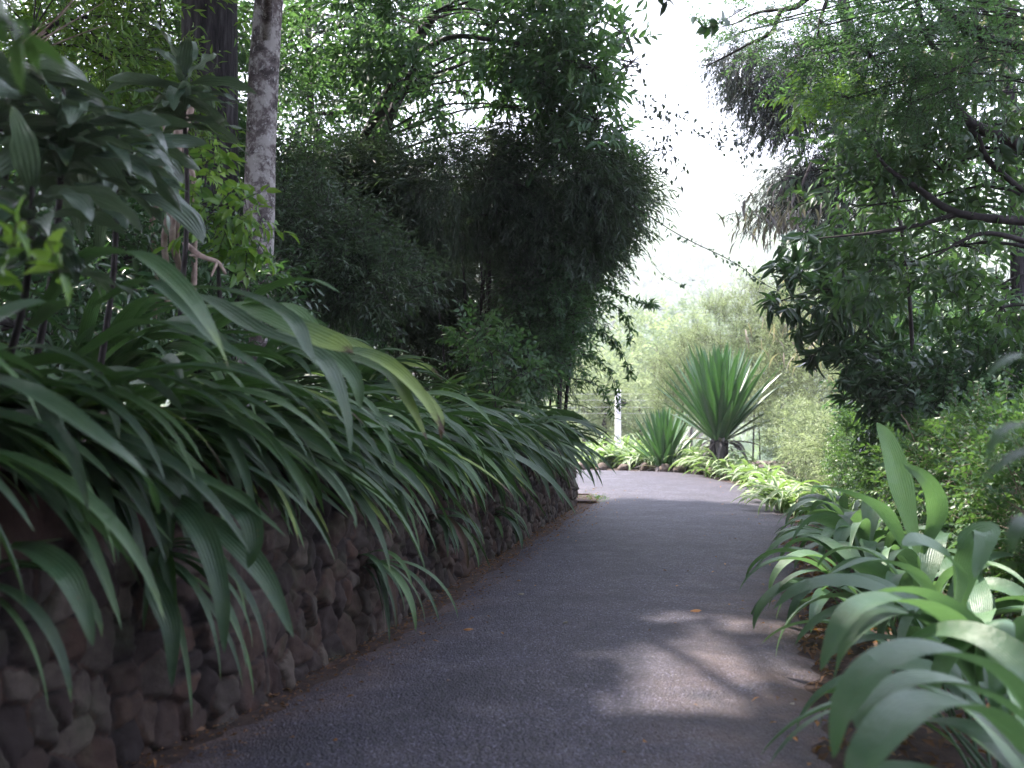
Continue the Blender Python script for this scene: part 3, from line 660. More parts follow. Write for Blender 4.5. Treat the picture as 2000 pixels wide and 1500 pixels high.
HD = [dict(pts=hp((1790, 1080, 5.6), (1760, 960, 5.6), (1735, 870, 5.6), (1712, 825, 5.6)), w=.135, rnd=.2, hint=(.2, -1, .1)),
      dict(pts=hp((1800, 1080, 5.5), (1830, 1000, 5.4), (1810, 940, 5.3), (1762, 905, 5.3)), w=.10, rnd=.1, hint=(-.4, -1, .3)),
      dict(pts=hp((1770, 1080, 5.4), (1720, 1000, 5.3), (1640, 960, 5.2), (1575, 950, 5.2)), w=.13, rnd=.5)]
PL = [((1.52, 2.75, 0), 15, 1.0, HA, 'nearest pleated-leaf plant filling the bottom right corner', (1.6, 5.2)),
      ((1.72, 3.75, 0), 22, 1.0, HB, 'pleated-leaf plant with a big arching leaf over the brown soil', (0, 6.28)),
      ((1.98, 4.65, 0), 27, .95, HC, 'pleated-leaf plant with two upturned pale ribbed leaves beside the twiggy hedge', (0, 6.28)),
      ((2.06, 5.55, 0), 28, 1.0, HD, 'pleated-leaf plant with tall upright blades standing above the bed', (0, 6.28)),
      ((2.12, 6.45, 0), 30, .95, (), 'pleated-leaf plant just beyond the tall upright blades', (0, 6.28)),
      ((2.35, 7.35, 0), 30, .95, (), 'pleated-leaf plant with silvery leaves reaching over the middle of the path edge', (0, 6.28)),
      ((2.62, 8.3, 0), 28, .9, (), 'pleated-leaf plant midway along the right bed, beyond the silvery leaves', (0, 6.28)),
      ((2.85, 9.3, 0), 18, .85, (), 'pleated-leaf plant where the right bed starts to narrow', (0, 6.28)),
      ((3.12, 10.4, 0), 16, .8, (), 'small pleated-leaf plant, second before the stone edging', (0, 6.28)),
      ((3.45, 11.7, 0), 14, .72, (), 'small pleated-leaf plant right beside the stone edging', (0, 6.28))]
for k, (b, n, scl, he, lab, az) in enumerate(PL): pleated(b, n, 300 + k, lab, scl, he, az)

# ================================================================== FAR BED: STRIPED PLANTS, AGAVES, EDGING ROCKS
SP = [((1155, 905), 21.9), ((1190, 900), 22.2), ((1222, 903), 21.9), ((1258, 908), 21.6), ((1290, 903), 21.6), ((1322, 905), 21.3), ((1352, 903), 21.0), ((1385, 915), 19.9), ((1415, 925), 18.9), ((1447, 925), 18.4), ((1480, 940), 17.3), ((1505, 945), 15.6), ((1512, 960), 14.2), ((1528, 975), 13.1)]
SL = ['pale striped plant at the left end of the far bed', 'pale striped plant in front of the white post', 'pale striped plant just right of the white post', 'pale striped plant left of the smaller agave',
      'pale striped plant under the left leaves of the smaller agave', 'pale striped plant right at the foot of the smaller agave', 'pale striped plant between the two agaves', 'pale striped plant under the left side of the big agave',
      'striped plant directly below the trunk of the big agave', 'striped plant spilling over the path just right of the big agave trunk', 'green striped plant second right of the big agave', 'green striped plant third right of the big agave',
      'green striped plant with yellowing leaves at the stone edging', 'green striped plant touching the first pleated-leaf plant']
for k, ((px, py), d) in enumerate(SP):
    b = V((px - 1000) / FPX * d, d, 0.0)
    pale = k < 8
    strap_plant('striped_plant', b, 54, 400 + k, az=(0, 6.283), L=(.5, .9) if k < 9 else (.4, .7), W=(.045, .08), e0=(45, 88), e1=(-80, -25), mat='spider' if k < 9 else 'hedgeblade' if False else 'spider', label=SL[k], group='striped plants edging the far bed', spread=.16, nseg=9, age_p=.15)
for k, (px, d, lab) in enumerate([(1170, 22.9, 'pale striped plant in the back row left of the white post'), (1215, 23.1, 'pale striped plant in the back row beside the white post'), (1262, 22.8, 'pale striped plant in the back row left of the smaller agave'), (1340, 22.2, 'pale striped plant in the back row between the agaves')]):
    strap_plant('striped_plant', V((px - 1000) / FPX * d, d, 0), 30, 440 + k, az=(0, 6.283), L=(.7, 1.0), W=(.04, .065), e0=(55, 88), e1=(-60, 20), mat='spider', label=lab, group='striped plants in the back row of the far bed', spread=.15, nseg=9)

def agave(name, base, trunk_h, n, L, W, seed, label, emin=8, lean=(0, 0)):
    rg = np.random.default_rng(seed); root = empty(name, tuple(base)); base = np.asarray(base, float)
    top = base + V(lean[0], lean[1], trunk_h); gl, gt, gd = Geo(), Geo(), Geo()
    acr = np.linspace(-1, 1, 5)
    tube(gt, [base, (base + top) / 2, top, top + V(0, 0, .12)], [.17, .15, .16, .05], 12, n=10)
    for i_ in range(int(230 * trunk_h) + 8):     # dead leaf bases on the trunk
        a = rg.uniform(0, 6.283); z = rg.uniform(.0, trunk_h)
        b = base + V(lean[0], lean[1], 0) * z / max(trunk_h, .1) + V(math.cos(a) * .14, math.sin(a) * .14, z)
        pts = arc_pts(b, a, R(rg.uniform(-10, 50)), R(rg.uniform(-95, -30)), rg.uniform(.12, .32), 6)
        blade(gd, pts, rg.uniform(.04, .07), rnd=rg.random() * .5, acr=acr)
    for i_ in range(n):
        q = (i_ + .5) / n; a = i_ * 2.39996 + rg.normal() * .08
        el = R(emin + (88 - emin) * (q ** .75) + rg.normal() * 4.5)
        l_ = L * (1 - .28 * abs(q - .45)) * rg.uniform(.92, 1.06) * (.8 if q < .08 else 1)
        b = top + V(math.cos(a), math.sin(a), 0) * .10 * (1 - q * .7) + V(0, 0, .05 + .14 * q - .05)
        pts = arc_pts(b, a, el + R(3), el - R(rg.uniform(-4, 9)) * (1 - q), l_, 12, 1.5)
        s = np.linspace(0, 1, 12); prof = np.interp(s, [0, .12, .45, .8, 1], [.55, .62, 1, .52, .02])
        blade(gl, pts, W * rg.uniform(.9, 1.1), (0, 0, 1) if el < 1.3 else (-math.cos(a), -math.sin(a), .3), .45, np.clip(.35 + .5 * q + rg.normal() * .15, 0, 1), .03, prof=prof, acr=acr)
    for k_ in range(9):
        a = rg.uniform(0, 6.283); b = top + V(math.cos(a) * .13, math.sin(a) * .13, -.02)
        blade(gd, arc_pts(b, a, R(rg.uniform(0, 35)), R(rg.uniform(-80, -10)), L * rg.uniform(.3, .55), 10, .8), W * .7, (0, 0, 1), .4, rg.random(), acr=acr)
    for k_ in range(5):                     # short pale inner scales low in the rosette
        a = rg.uniform(3.6, 6.0); b = top + V(math.cos(a) * .14, math.sin(a) * .14, .02)
        s = np.linspace(0, 1, 9); prof = np.interp(s, [0, .3, .7, 1], [.5, 1, .7, .03])
        blade(gl, arc_pts(b, a, R(rg.uniform(45, 75)), R(80), L * .22, 9), W * .9, (0, 0, 1), .5, 1.0, .1, prof=prof, acr=acr)
    for gg, nm, mm in ((gl, 'rosette', 'agave'), (gt, 'trunk', None), (gd, 'dead_leaves', None)):
        if gg is gt and trunk_h < .05: continue
        o = gg.build(nm, M[mm] if mm else (M['bark_dark'] if gg is gt else M['tassel']), root, origin=tuple(base)); o.location = (0, 0, 0)
    return tag(root, label, 'agave')
agave('agave', (3.53, 19.4, 0), .58, 96, 1.70, .145, 51, 'large agave on a dark stubby trunk with a tall fan of stiff sword leaves', 30)
agave('agave', (2.78, 20.9, 0), .05, 56, 1.12, .115, 57, 'smaller trunkless agave with bright green stiff leaves, left of the large one', 28)

# edging rocks along the far side of the path
rk = np.random.default_rng(8); RL = RIGHT[(RIGHT[:, 1] > 12) & (RIGHT[:, 0] > .6)]
rocks = [(1.25, 21.0), (1.65, 21.0), (2.05, 20.95), (2.42, 20.8), (2.75, 20.45), (2.95, 20.1), (3.2, 19.6), (3.35, 19.15), (3.5, 18.4), (3.62, 17.6), (3.72, 16.9), (3.76, 16.1), (3.8, 15.4), (3.76, 14.7), (3.66, 13.9), (3.5, 13.2)]
def rock_mesh(name, r, seed):
    rg = np.random.default_rng(seed); g = Geo(); nu, nv = 18, 12
    th = np.linspace(0, 2 * np.pi, nu, endpoint=False); ph = np.linspace(.02, np.pi - .02, nv)
    v = np.array([[math.sin(b) * math.cos(a), math.sin(b) * math.sin(a), math.cos(b)] for b in ph for a in th])
    k = 1 + .22 * fnoise(v, 2.2, seed) + .07 * fnoise(v, 7, seed + 1); v = v * k[:, None] * np.asarray(r)
    i = np.arange(nv - 1)[:, None] * nu; j = np.arange(nu)[None]; j2 = (j + 1) % nu
    f = np.stack([i + j, i + nu + j, i + nu + j2, i + j2], -1).reshape(-1, 4); g.add(v, f, None, rg.random()); return g
RT = ['leftmost edging rock of the far bed', 'edging rock, second from the left below the striped plants', 'edging rock, third from the left below the striped plants', 'flat edging rock left of the smaller agave',
      'rounded brown edging rock under the smaller agave', 'edging rock between the two agaves', 'edging rock lower left of the big agave', 'edging rock below the big agave trunk', 'edging rock just right of the big agave trunk',
      'brown edging rock beneath the spilling striped plant', 'edging rock second right of the spilling striped plant', 'long tan edging rock at the right side of the bend', 'edging rock after the long tan one',
      'pale small edging rock at the path rim', 'edging rock near the first pleated-leaf plants', 'last edging rock half hidden by pleated leaves']
for k, (x, y) in enumerate(rocks):
    big = 1.5 if k == 11 else 1
    g = rock_mesh('edging_rock', (rk.uniform(.11, .17) * big, rk.uniform(.08, .13), rk.uniform(.07, .12)), 900 + k)
    o = g.build('edging_rock', M['rock']); o.location = (x, y, .04); o.rotation_euler = (0, 0, rk.uniform(0, 3)); tag(o, RT[k], 'rock', 'rocks edging the far bed')
# ================================================================== LEFT BANK TREES AND SHRUBS
C = V
dirz = lambda x: (x, 0, -.2)
FK_tree = dict(m=8, twl=.42, L=.095, W=.036, tmpl=T_small, ang=58, droop=.25)
# the two big trunks and an unseen canopy above the frame, filled out to shade wall and path
tree('tall_tree', 'thick dark furrowed tree trunk rising through the top left of the photo', 'tree', M['tree'], M['bark_dark'],
     [C(-2.95, 11, .7), C(-2.93, 11, 3), C(-2.94, 11, 6), C(-2.9, 10.9, 9)], [.30, .275, .26, .2],
     [(C(-3.6, 9, 8.4), C(3.2, 4, 1.1)), (C(-5.6, 6, 7.8), C(2.6, 4, 1.1)), (C(-1.2, 9.5, 7.2), C(1.8, 3.0, .8)), (C(-4, 3.6, 7.4), C(2.6, 3, .9)), (C(.8, 9.0, 7.4), C(1.6, 2.8, .7))], 9800, 21, limb_r=.07,
     m=7, twl=.6, L=.17, W=.085, tmpl=T_tiny, thr=-.9, ang=60, droop=.1, twr=.004, sides=20)
tree('tall_tree', 'slimmer pale mottled tree trunk just right of the thick dark one', 'tree', M['tree'], M['bark_mottled'],
     [C(-2.12, 9, .7), C(-2.02, 9, 2.2), C(-1.99, 9, 3.4), C(-1.93, 9, 4.5), C(-1.7, 9, 7.2)], [.15, .128, .118, .124, .116, .122, .110, .118, .09],
     [(C(-2.4, 7.0, 6.9), C(2.4, 3.2, .8)), (C(-4.6, 8.5, 6.6), C(2.0, 3, .8)), (C(-3.4, 1.5, 6.3), C(2.4, 2.6, .8)), (C(-1.7, 2.6, 4.3), C(1.4, 2.2, .45)), (C(-2.0, 5.8, 5.0), C(1.2, 1.6, .45))], 6600, 22, limb_r=.05,
     m=7, twl=.6, L=.16, W=.08, tmpl=T_tiny, thr=-.9, ang=60, droop=.1, twr=.004, sides=20)
for k, (tr, bl, lab) in enumerate([  # unseen trees added behind the camera to darken surfaces facing it
    ([C(-4.2, -3.5, .6), C(-4.1, -3.6, 3), C(-3.8, -3.5, 6)], [(C(-3.8, -3.2, 5.2), C(3, 3, 2.6)), (C(-.8, -3.4, 7), C(2.6, 3.4, 1.2)), (C(-4.5, -1, 3.2), C(1.2, 2.4, 2.0))], 'unseen tree added on the left behind the viewpoint to shade the lane'),
    ([C(4.6, -4.5, 0), C(4.5, -4.5, 3), C(4.2, -4.4, 6)], [(C(4.2, -4.5, 4.6), C(2.6, 3, 3.4)), (C(1.6, -5.5, 6.8), C(2.8, 3.4, 1.4)), (C(4.4, -1.0, 4.6), C(1.6, 2.6, 3.0)), (C(1.0, 1.2, 7.0), C(2.0, 2.8, .9)), (C(-.4, 5.2, 6.9), C(1.5, 2.8, .8))], 'unseen tree added on the right behind the viewpoint to shade the lane'),
    ([C(-1.5, -11, 0), C(-1.4, -11, 3), C(-1, -11, 5)], [(C(-3, -10.5, 3.8), C(3.6, 2, 3.6)), (C(2, -11, 3.8), C(3.6, 2, 3.6))], 'unseen far tree added behind the viewpoint to block light from the back')]):
    tree('shade_tree', lab, 'tree', M['tree'], M['bark_dark'], tr, [.2, .18, .12], bl, 6000, 23 + k, limb_r=.05, m=7, twl=.6, L=.18, W=.09, tmpl=T_tiny, thr=-.9, ang=60, droop=.1, twr=.004, sides=14, group='unseen shade trees added behind the viewpoint')
def B(px, py, d, rx, ry, rz): return (P(px, py, d), C(rx, ry, rz))
GR = 'trees and shrubs on the left bank'
tree('leafy_tree', 'narrow-leaved tree filling the top left corner behind the broad grey-green leaves', 'tree', M['lime'], M['twig'],
     [C(-4.4, 8.6, .9), C(-4.2, 8.6, 2.6), C(-3.6, 8.8, 4.2)], [.08, .06, .03],
     [B(60, 60, 8.3, .9, .6, .5), B(200, 110, 9, .8, .6, .5), B(310, 60, 9.4, .55, .5, .5), B(300, 230, 9.6, .5, .5, .45), B(60, 260, 8.6, .7, .5, .5)], 900, 31, limb_r=.02,
     m=9, twl=.34, L=.10, W=.024, tmpl=T_small, ang=50, droop=.45, thr=-.1)
tree('leafy_tree', 'deep green tree behind the two big trunks at the left', 'tree', M['tree'], M['twig'],
     [C(-4.6, 11.8, .9), C(-4.4, 11.8, 3), C(-4, 12, 5.2)], [.09, .07, .03],
     [B(60, 150, 11.5, 1.5, .8, 1.3), B(280, 120, 12.2, 1.2, .8, 1.3), B(100, 420, 11, 1.2, .7, 1.0), B(330, 400, 12, 1.0, .7, 1.2), B(470, 250, 13, .9, .7, 1.6)], 4200, 32,
     m=9, twl=.4, L=.10, W=.034, tmpl=T_small, ang=55, droop=.35, thr=-.6)
tree('shrub', 'dark undergrowth shrub behind the strap-leaved plants at the left edge', 'shrub', M['glossy'], M['twig'],
     [C(-2.9, 6.3, 1.1), C(-2.9, 6.3, 1.9)], [.03, .015],
     [B(60, 520, 6.5, .7, .5, .5), B(220, 520, 7.2, .6, .5, .5), B(420, 560, 8.3, .5, .5, .35), B(30, 640, 5.8, .5, .4, .35)], 1100, 33,
     m=9, twl=.25, L=.085, W=.026, tmpl=T_small, ang=60, droop=.3, thr=-.4)
tree('shrub', 'deep shaded undergrowth between the trunks and the strap-leaved plants', 'shrub', M['tree'], M['twig'],
     [C(-4.6, 11, 1.0), C(-4.6, 11, 2.0)], [.05, .03],
     [B(80, 620, 9, .8, .5, .5), B(250, 610, 10, .8, .5, .6), B(420, 620, 11, .8, .5, .6), B(570, 640, 12, .8, .5, .7), B(180, 480, 11, .9, .5, .7), B(480, 480, 12.5, .8, .5, .8), B(-40, 500, 9, .7, .5, .8)], 3200, 38, thr=-.8,
     m=9, twl=.32, L=.09, W=.034, tmpl=T_small, ang=58, droop=.35)
tree('shrub', 'yellow-green sunlit shrub in front of the mottled trunk', 'shrub', M['lime'], M['twig'],
     [P(430, 600, 6.4), P(425, 520, 6.4), P(420, 440, 6.4)], [.014, .010, .007],
     [B(400, 345, 6.5, .12, .15, .10), B(430, 400, 6.3, .17, .15, .10), B(465, 440, 6.4, .13, .15, .14), B(400, 430, 6.2, .12, .12, .08), B(480, 490, 6.4, .08, .1, .1)], 60, 34, limb_r=.006, nsub=6,
     m=6, twl=.16, L=.085, W=.038, tmpl=T_med, ang=60, droop=.45, thr=-.6, gaps=False, flat=1.2)
tree('leafy_tree', 'light green tree with sky showing through right of the mottled trunk', 'tree', M['feather'], M['twig'],
     [P(655, 700, 14.5), P(640, 380, 14.5), P(605, 200, 14.5), P(598, -60, 14.5)], [.07, .055, .045, .03],
     [B(590, 60, 15, .8, .7, .8), B(700, 50, 15, .9, .7, .6), B(620, 250, 15, .75, .7, .8), B(700, 300, 15.5, .6, .6, .8), B(600, 420, 15, .7, .6, .7), B(800, 250, 16, .8, .6, .9), B(900, 90, 15, .8, .6, .7), B(850, 10, 15, .8, .6, .5)], 1650, 35,
     m=8, twl=.42, L=.12, W=.036, tmpl=T_small, ang=50, droop=.35, thr=-.05, sides=8,
     extra=[([P(605, 140, 14.5), P(560, 60, 14.5), P(530, -30, 14.4)], [.03, .02, .015])])
tree('leafy_tree', 'tree with two leaning dark trunks whose leafy crown reaches out over the path top', 'tree', M['tree'], M['twig'],
     [P(680, 640, 13), P(700, 330, 13), P(745, 210, 13), P(800, 100, 13), P(850, 20, 12.8)], [.09, .085, .08, .07, .05],
     [B(800, 40, 12.4, 1.1, .7, .5), B(1235, 120, 11.7, .2, .3, .14), B(1215, 60, 11.7, .25, .3, .2), B(960, 50, 12, 1.1, .7, .45), B(1090, 60, 12, .75, .6, .45), B(1160, 130, 11.8, .45, .5, .4), B(1020, 160, 12.2, .8, .6, .4), B(1225, 130, 11.7, .25, .3, .2),
      B(1165, 235, 12, .42, .4, .35), B(1215, 255, 12, .2, .3, .15), B(900, 180, 12.6, .7, .5, .4), B(770, 160, 12.6, .5, .5, .4), B(1110, 290, 12.4, .5, .4, .3), B(1190, -40, 11.8, .5, .5, .3)], 1150, 36,
     m=8, twl=.36, L=.125, W=.044, tmpl=T_med, ang=52, droop=.15, thr=.02, clump=2.6, limb_r=.018, sides=9,
     extra=[([P(735, 640, 12.9), P(730, 330, 12.9), P(760, 230, 12.9), P(815, 120, 12.9)], [.075, .07, .06, .045]), ([P(800, 110, 12.9), P(880, 70, 12.5), P(960, 75, 12.2), P(1060, 90, 12)], [.04, .03, .025, .015]),
            ([P(1040, 110, 12.1), P(1090, 170, 12.1), P(1120, 220, 12.1)], [.015, .012, .008])])
BB = 'bamboo thickets on the left bank'
bk = dict(m=9, twl=.34, L=.115, W=.0135, tmpl=T_tiny, ang=38, droop=.45, up=-.15, flat=.4, twr=.002, limb_r=.014)
def culms(rg, px0, px1, d, ytop, n, lean=.12):
    return [([P(rg.uniform(px0, px1), 830, d + rg.uniform(-.5, .5)), ] + [None], 0) for _ in range(n)]
def culm_set(seed, xs_, y0, y1, d, n, r=.014):
    rg = np.random.default_rng(seed); o = []
    for _ in range(n):
        px = rg.uniform(*xs_); sh = rg.normal() * 60; dd = d + rg.uniform(-.4, .4)
        o.append(([P(px, y0, dd), P(px + sh * .3, (y0 + y1) / 2, dd), P(px + sh, y1 + rg.uniform(-50, 50), dd - .3)], [r, r * .8, r * .4]))
    return o
tree('bamboo_thicket', 'fine-leaved bamboo thicket with the darkest hollow under its arching top', 'bamboo', M['bamboo'], M['twig'],
     [P(960, 800, 13.6), P(955, 600, 13.6), P(960, 450, 13.4)], [.03, .025, .02],
     [B(800, 370, 12.6, .9, .6, .5), B(690, 400, 12.4, .6, .5, .45), B(950, 350, 12.2, 1.0, .7, .42), B(1080, 330, 12.3, .8, .6, .5), B(1150, 345, 12.4, .45, .5, .36), B(1215, 370, 12.5, .26, .4, .26), B(1000, 265, 12.8, .7, .5, .22),
      B(960, 420, 12.5, .9, .5, .25)], 5600, 41, thr=-.05, shell=1.0, extra=culm_set(2, (850, 1100), 800, 330, 13.4, 12), **bk)
tree('bamboo_thicket', 'dark inner bamboo thicket standing behind the hollow', 'bamboo', M['bamboo'], M['twig'],
     [P(900, 800, 14.6), P(900, 600, 14.6), P(900, 450, 14.5)], [.03, .025, .02],
     [B(960, 580, 14.6, 1.2, .4, .8), B(780, 560, 14, .9, .5, .75), B(1060, 560, 14.4, .5, .4, .85), B(920, 430, 14.6, 1.0, .4, .55), B(1080, 460, 14.6, .6, .4, .6), B(900, 700, 14.2, 1.5, .5, .6), B(700, 440, 14.4, .8, .5, .5)], 8500, 42, thr=-1.1, shell=1.0, extra=culm_set(3, (760, 1090), 800, 380, 14, 16, .009), **bk)
tree('bamboo_thicket', 'green fine-leaved thicket at the right end, hanging over the bend', 'bamboo', M['bamboo'], M['twig'],
     [P(1090, 860, 13.6), P(1100, 650, 13.6), P(1130, 480, 13.4)], [.03, .025, .02],
     [B(1150, 410, 12.9, .42, .45, .36), B(1235, 405, 12.9, .24, .3, .24), B(1120, 470, 12.9, .42, .5, .36), B(1180, 460, 13, .26, .4, .22), B(1060, 560, 13, .4, .5, .4), B(1080, 600, 13.2, .22, .35, .3)], 2900, 43, thr=-.1, clump=2.4, shell=.8,
     **{**bk, 'L': .085, 'W': .018})
tree('shrub', 'bright green small-leaved shrub under the bamboo at the bend of the path', 'shrub', M['feather'], M['twig'],
     [P(1100, 850, 13.2), P(1110, 740, 13.2), P(1120, 650, 13.2)], [.025, .02, .012],
     [B(1050, 640, 12.9, .33, .4, .35), B(1095, 570, 12.9, .3, .4, .28), B(1060, 700, 13, .26, .4, .28), B(1020, 720, 12.9, .35, .4, .22), B(1140, 555, 13, .16, .25, .16), B(1030, 690, 12.6, .4, .4, .3), B(1140, 500, 12.6, .22, .3, .22), B(1090, 620, 12.6, .25, .3, .25)], 1250, 44, thr=-.5,
     m=10, twl=.34, L=.07, W=.026, tmpl=T_small, ang=55, droop=.3, limb_r=.01)
tree('shrub', 'dark mid-green shrub right of the mottled trunk, in front of the bamboo', 'shrub', M['bamboo'], M['twig'],
     [C(-2.3, 10.4, 1.0), C(-2.3, 10.4, 1.9)], [.03, .015],
     [B(600, 470, 10.4, .5, .5, .5), B(680, 500, 10, .45, .4, .4), B(600, 560, 9.8, .5, .4, .3), B(740, 560, 9.8, .4, .4, .25), B(560, 380, 11, .35, .4, .5)], 1500, 45, thr=-.3,
     m=9, twl=.3, L=.075, W=.020, tmpl=T_small, ang=55, droop=.35, limb_r=.012)
tree('shrub', 'low vine-tangled shrub among the strap leaves near the bend', 'shrub', M['tree'], M['twig'],
     [C(-.15, 10.4, .9), C(-.15, 10.3, 1.3)], [.012, .008], [B(960, 690, 10.2, .3, .25, .12), B(1020, 730, 10.4, .25, .25, .12), B(930, 660, 10.5, .2, .25, .12)], 110, 46, thr=-.6,
     m=8, twl=.22, L=.07, W=.034, tmpl=T_small, ang=55, droop=.3, limb_r=.006)

# hanging leafy sprays at the bend, and vines in the sky gap
def vine(name, label, pts, r, mat, seed, n, L, W, droop=.5, group=None, tmpl=T_small, side=.8, cat='vine', t0=0.0, bark='twig', clus=1, jit=.0):
    rg = np.random.default_rng(seed); root = empty(name, tuple(pts[0])); o3 = np.asarray(pts[0], float)
    tw, cr = Geo(), Geo(); cp = catmull(pts, 40); tube(tw, cp, np.linspace(r, r * .4, 40), 4)
    u = rg.uniform(t0, 1, n) * 39; k = u.astype(int).clip(0, 38); f = (u - k)[:, None]; p = cp[k] * (1 - f) + cp[k + 1] * f
    p = np.repeat(p, clus, 0) + rg.normal(size=(n * clus, 3)) * jit
    T = unit(np.repeat(cp[k + 1] - cp[k], clus, 0)); n2 = n * clus
    d = T * .5 + rg.normal(size=(n2, 3)) * side; d[:, 2] -= droop
    place_leaves(cr, p, d, rg.normal(size=(n2, 3)) * .7 + V(0, -.2, 1), L * rg.uniform(.7, 1.25, n2), W * rg.uniform(.8, 1.15, n2), tmpl, rg.random(n2), .12)
    for gg, nm, mm in ((tw, 'stem', bark), (cr, 'leaves', mat)):
        o = gg.build(nm, M[mm], root, origin=tuple(o3)); o.location = (0, 0, 0)
    return tag(root, label, cat, group)
HV = 'leafy sprays hanging at the bend'
for k, (q, n, lab) in enumerate([
    ([(1140, 640, 12.8), (1180, 650, 12.7), (1215, 690, 12.7), (1235, 745, 12.7)], 75, 'longest leafy spray arching down before the white post'),
    ([(1130, 690, 12.8), (1165, 700, 12.7), (1195, 735, 12.7), (1210, 800, 12.7)], 60, 'leafy spray hanging left of the white post'),
    ([(1190, 560, 12.9), (1215, 575, 12.8), (1250, 590, 12.8), (1285, 597, 12.8)], 60, 'leafy spray sticking out level into the white sky'),
    ([(1180, 590, 12.9), (1205, 600, 12.8), (1225, 625, 12.8), (1232, 665, 12.8)], 55, 'short leafy spray above the longest one'),
    ([(1120, 740, 12.8), (1150, 745, 12.7), (1180, 765, 12.7), (1195, 815, 12.7)], 45, 'lowest leafy spray, beside the last strap-leaved plant')]):
    vine('leafy_spray', lab, [P(*a) for a in q], .006, 'tree', 500 + k, n, .085, .028, .35, HV, cat='branch', clus=2, jit=.02)
VS = 'thin vines hanging in the sky gap'
for k, (q, n, L, lab) in enumerate([
    ([(1235, 400, 11), (1330, 460, 10.6), (1430, 510, 10), (1500, 558, 9.6), (1600, 600, 9)], 60, .045, 'thin leafy vine crossing the whole sky gap down to the right'),
    ([(1240, 420, 11.2), (1280, 520, 11), (1325, 553, 10.8), (1352, 558, 10.8)], 16, .05, 'thread-like vine ending in a small leaf bunch above the agave'),
    ([(1225, 60, 10.5), (1262, 190, 10.5), (1300, 280, 10.4), (1322, 360, 10.4)], 70, .062, 'sparse vine hanging at the left side of the sky gap'),
    ([(1262, 190, 10.5), (1330, 240, 10.2), (1400, 262, 10), (1460, 285, 9.8), (1475, 310, 9.8)], 95, .055, 'sparse tangled vine stretched across the middle of the sky gap'),
    ([(1560, 380, 9.6), (1500, 400, 9.6), (1440, 425, 9.6), (1395, 425, 9.6)], 14, .06, 'vine with heart-shaped leaves above the feathery thicket')]):
    vine('hanging_vine', lab, [P(*a) for a in q], .0022 if k != 0 else .005, 'dark' if k in (2, 3) else 'glossy', 520 + k, n, L, L * .55, .4, VS, clus=2 if k in (0, 2, 3) else 1, jit=.07 if k in (2, 3) else .02)

# pale hanging stems beside the big trunks, and dead wood
for k, (a, b, lab) in enumerate([((318, 285), (322, 540), 'leftmost pale hanging stem below the broad leaves'), ((335, 290), (345, 470), 'crooked pale hanging stem, second from the left'), ((352, 290), (352, 500), 'palest hanging stem in the middle of the bunch'),
                              ((366, 300), (372, 560), 'rightmost pale hanging stem, next to the yellow-green shrub'), ((300, 320), (305, 580), 'brown hanging stem left of the pale bunch')]):
    g = Geo(); rg = np.random.default_rng(60 + k); d = 6.3 + .15 * k
    q = [P(a[0] + (b[0] - a[0]) * t_ + rg.normal() * 7, a[1] - 90 + (b[1] - a[1] + 150) * t_, d + rg.normal() * .03) for t_ in np.linspace(0, 1, 7)]
    tube(g, q, [.022 if k != 4 else .03, .016, .018, .02], 7, n=30)
    o = g.build('aerial_vine', M['vine']); tag(o, lab, 'vine', 'pale hanging stems beside the trunks')
g = Geo(); tube(g, [P(360, 475, 5.6), P(392, 500, 5.5), P(425, 512, 5.45), P(440, 535, 5.4)], [.015, .013, .010, .006], 7, n=14)
tube(g, [P(370, 498, 5.6), P(400, 504, 5.5), P(425, 512, 5.45)], [.006, .006, .005], 5, n=8); tube(g, [P(424, 512, 5.45), P(418, 525, 5.4), P(412, 540, 5.35)], [.008, .007, .004], 5, n=8)
tag(g.build('dead_branch', M['vine']), 'forked pale dead branch lying below the yellow-green shrub', 'branch')
g = Geo(); rg = np.random.default_rng(5)
for k in range(9):
    a = P(28 + rg.uniform(-14, 10), 108 + rg.uniform(-8, 12), 6.2); b = P(rg.uniform(80, 230), rg.uniform(-60, 60), 6.2 + rg.uniform(-.2, .4)); mid = (a + b) / 2 + V(0, 0, rg.uniform(-.02, .04))
    tube(g, [a, mid, b], [.006, .0045, .002], 4, n=10)
tag(g.build('bare_branch', M['vine']), 'spray of bare pale twigs in the top left corner', 'branch')

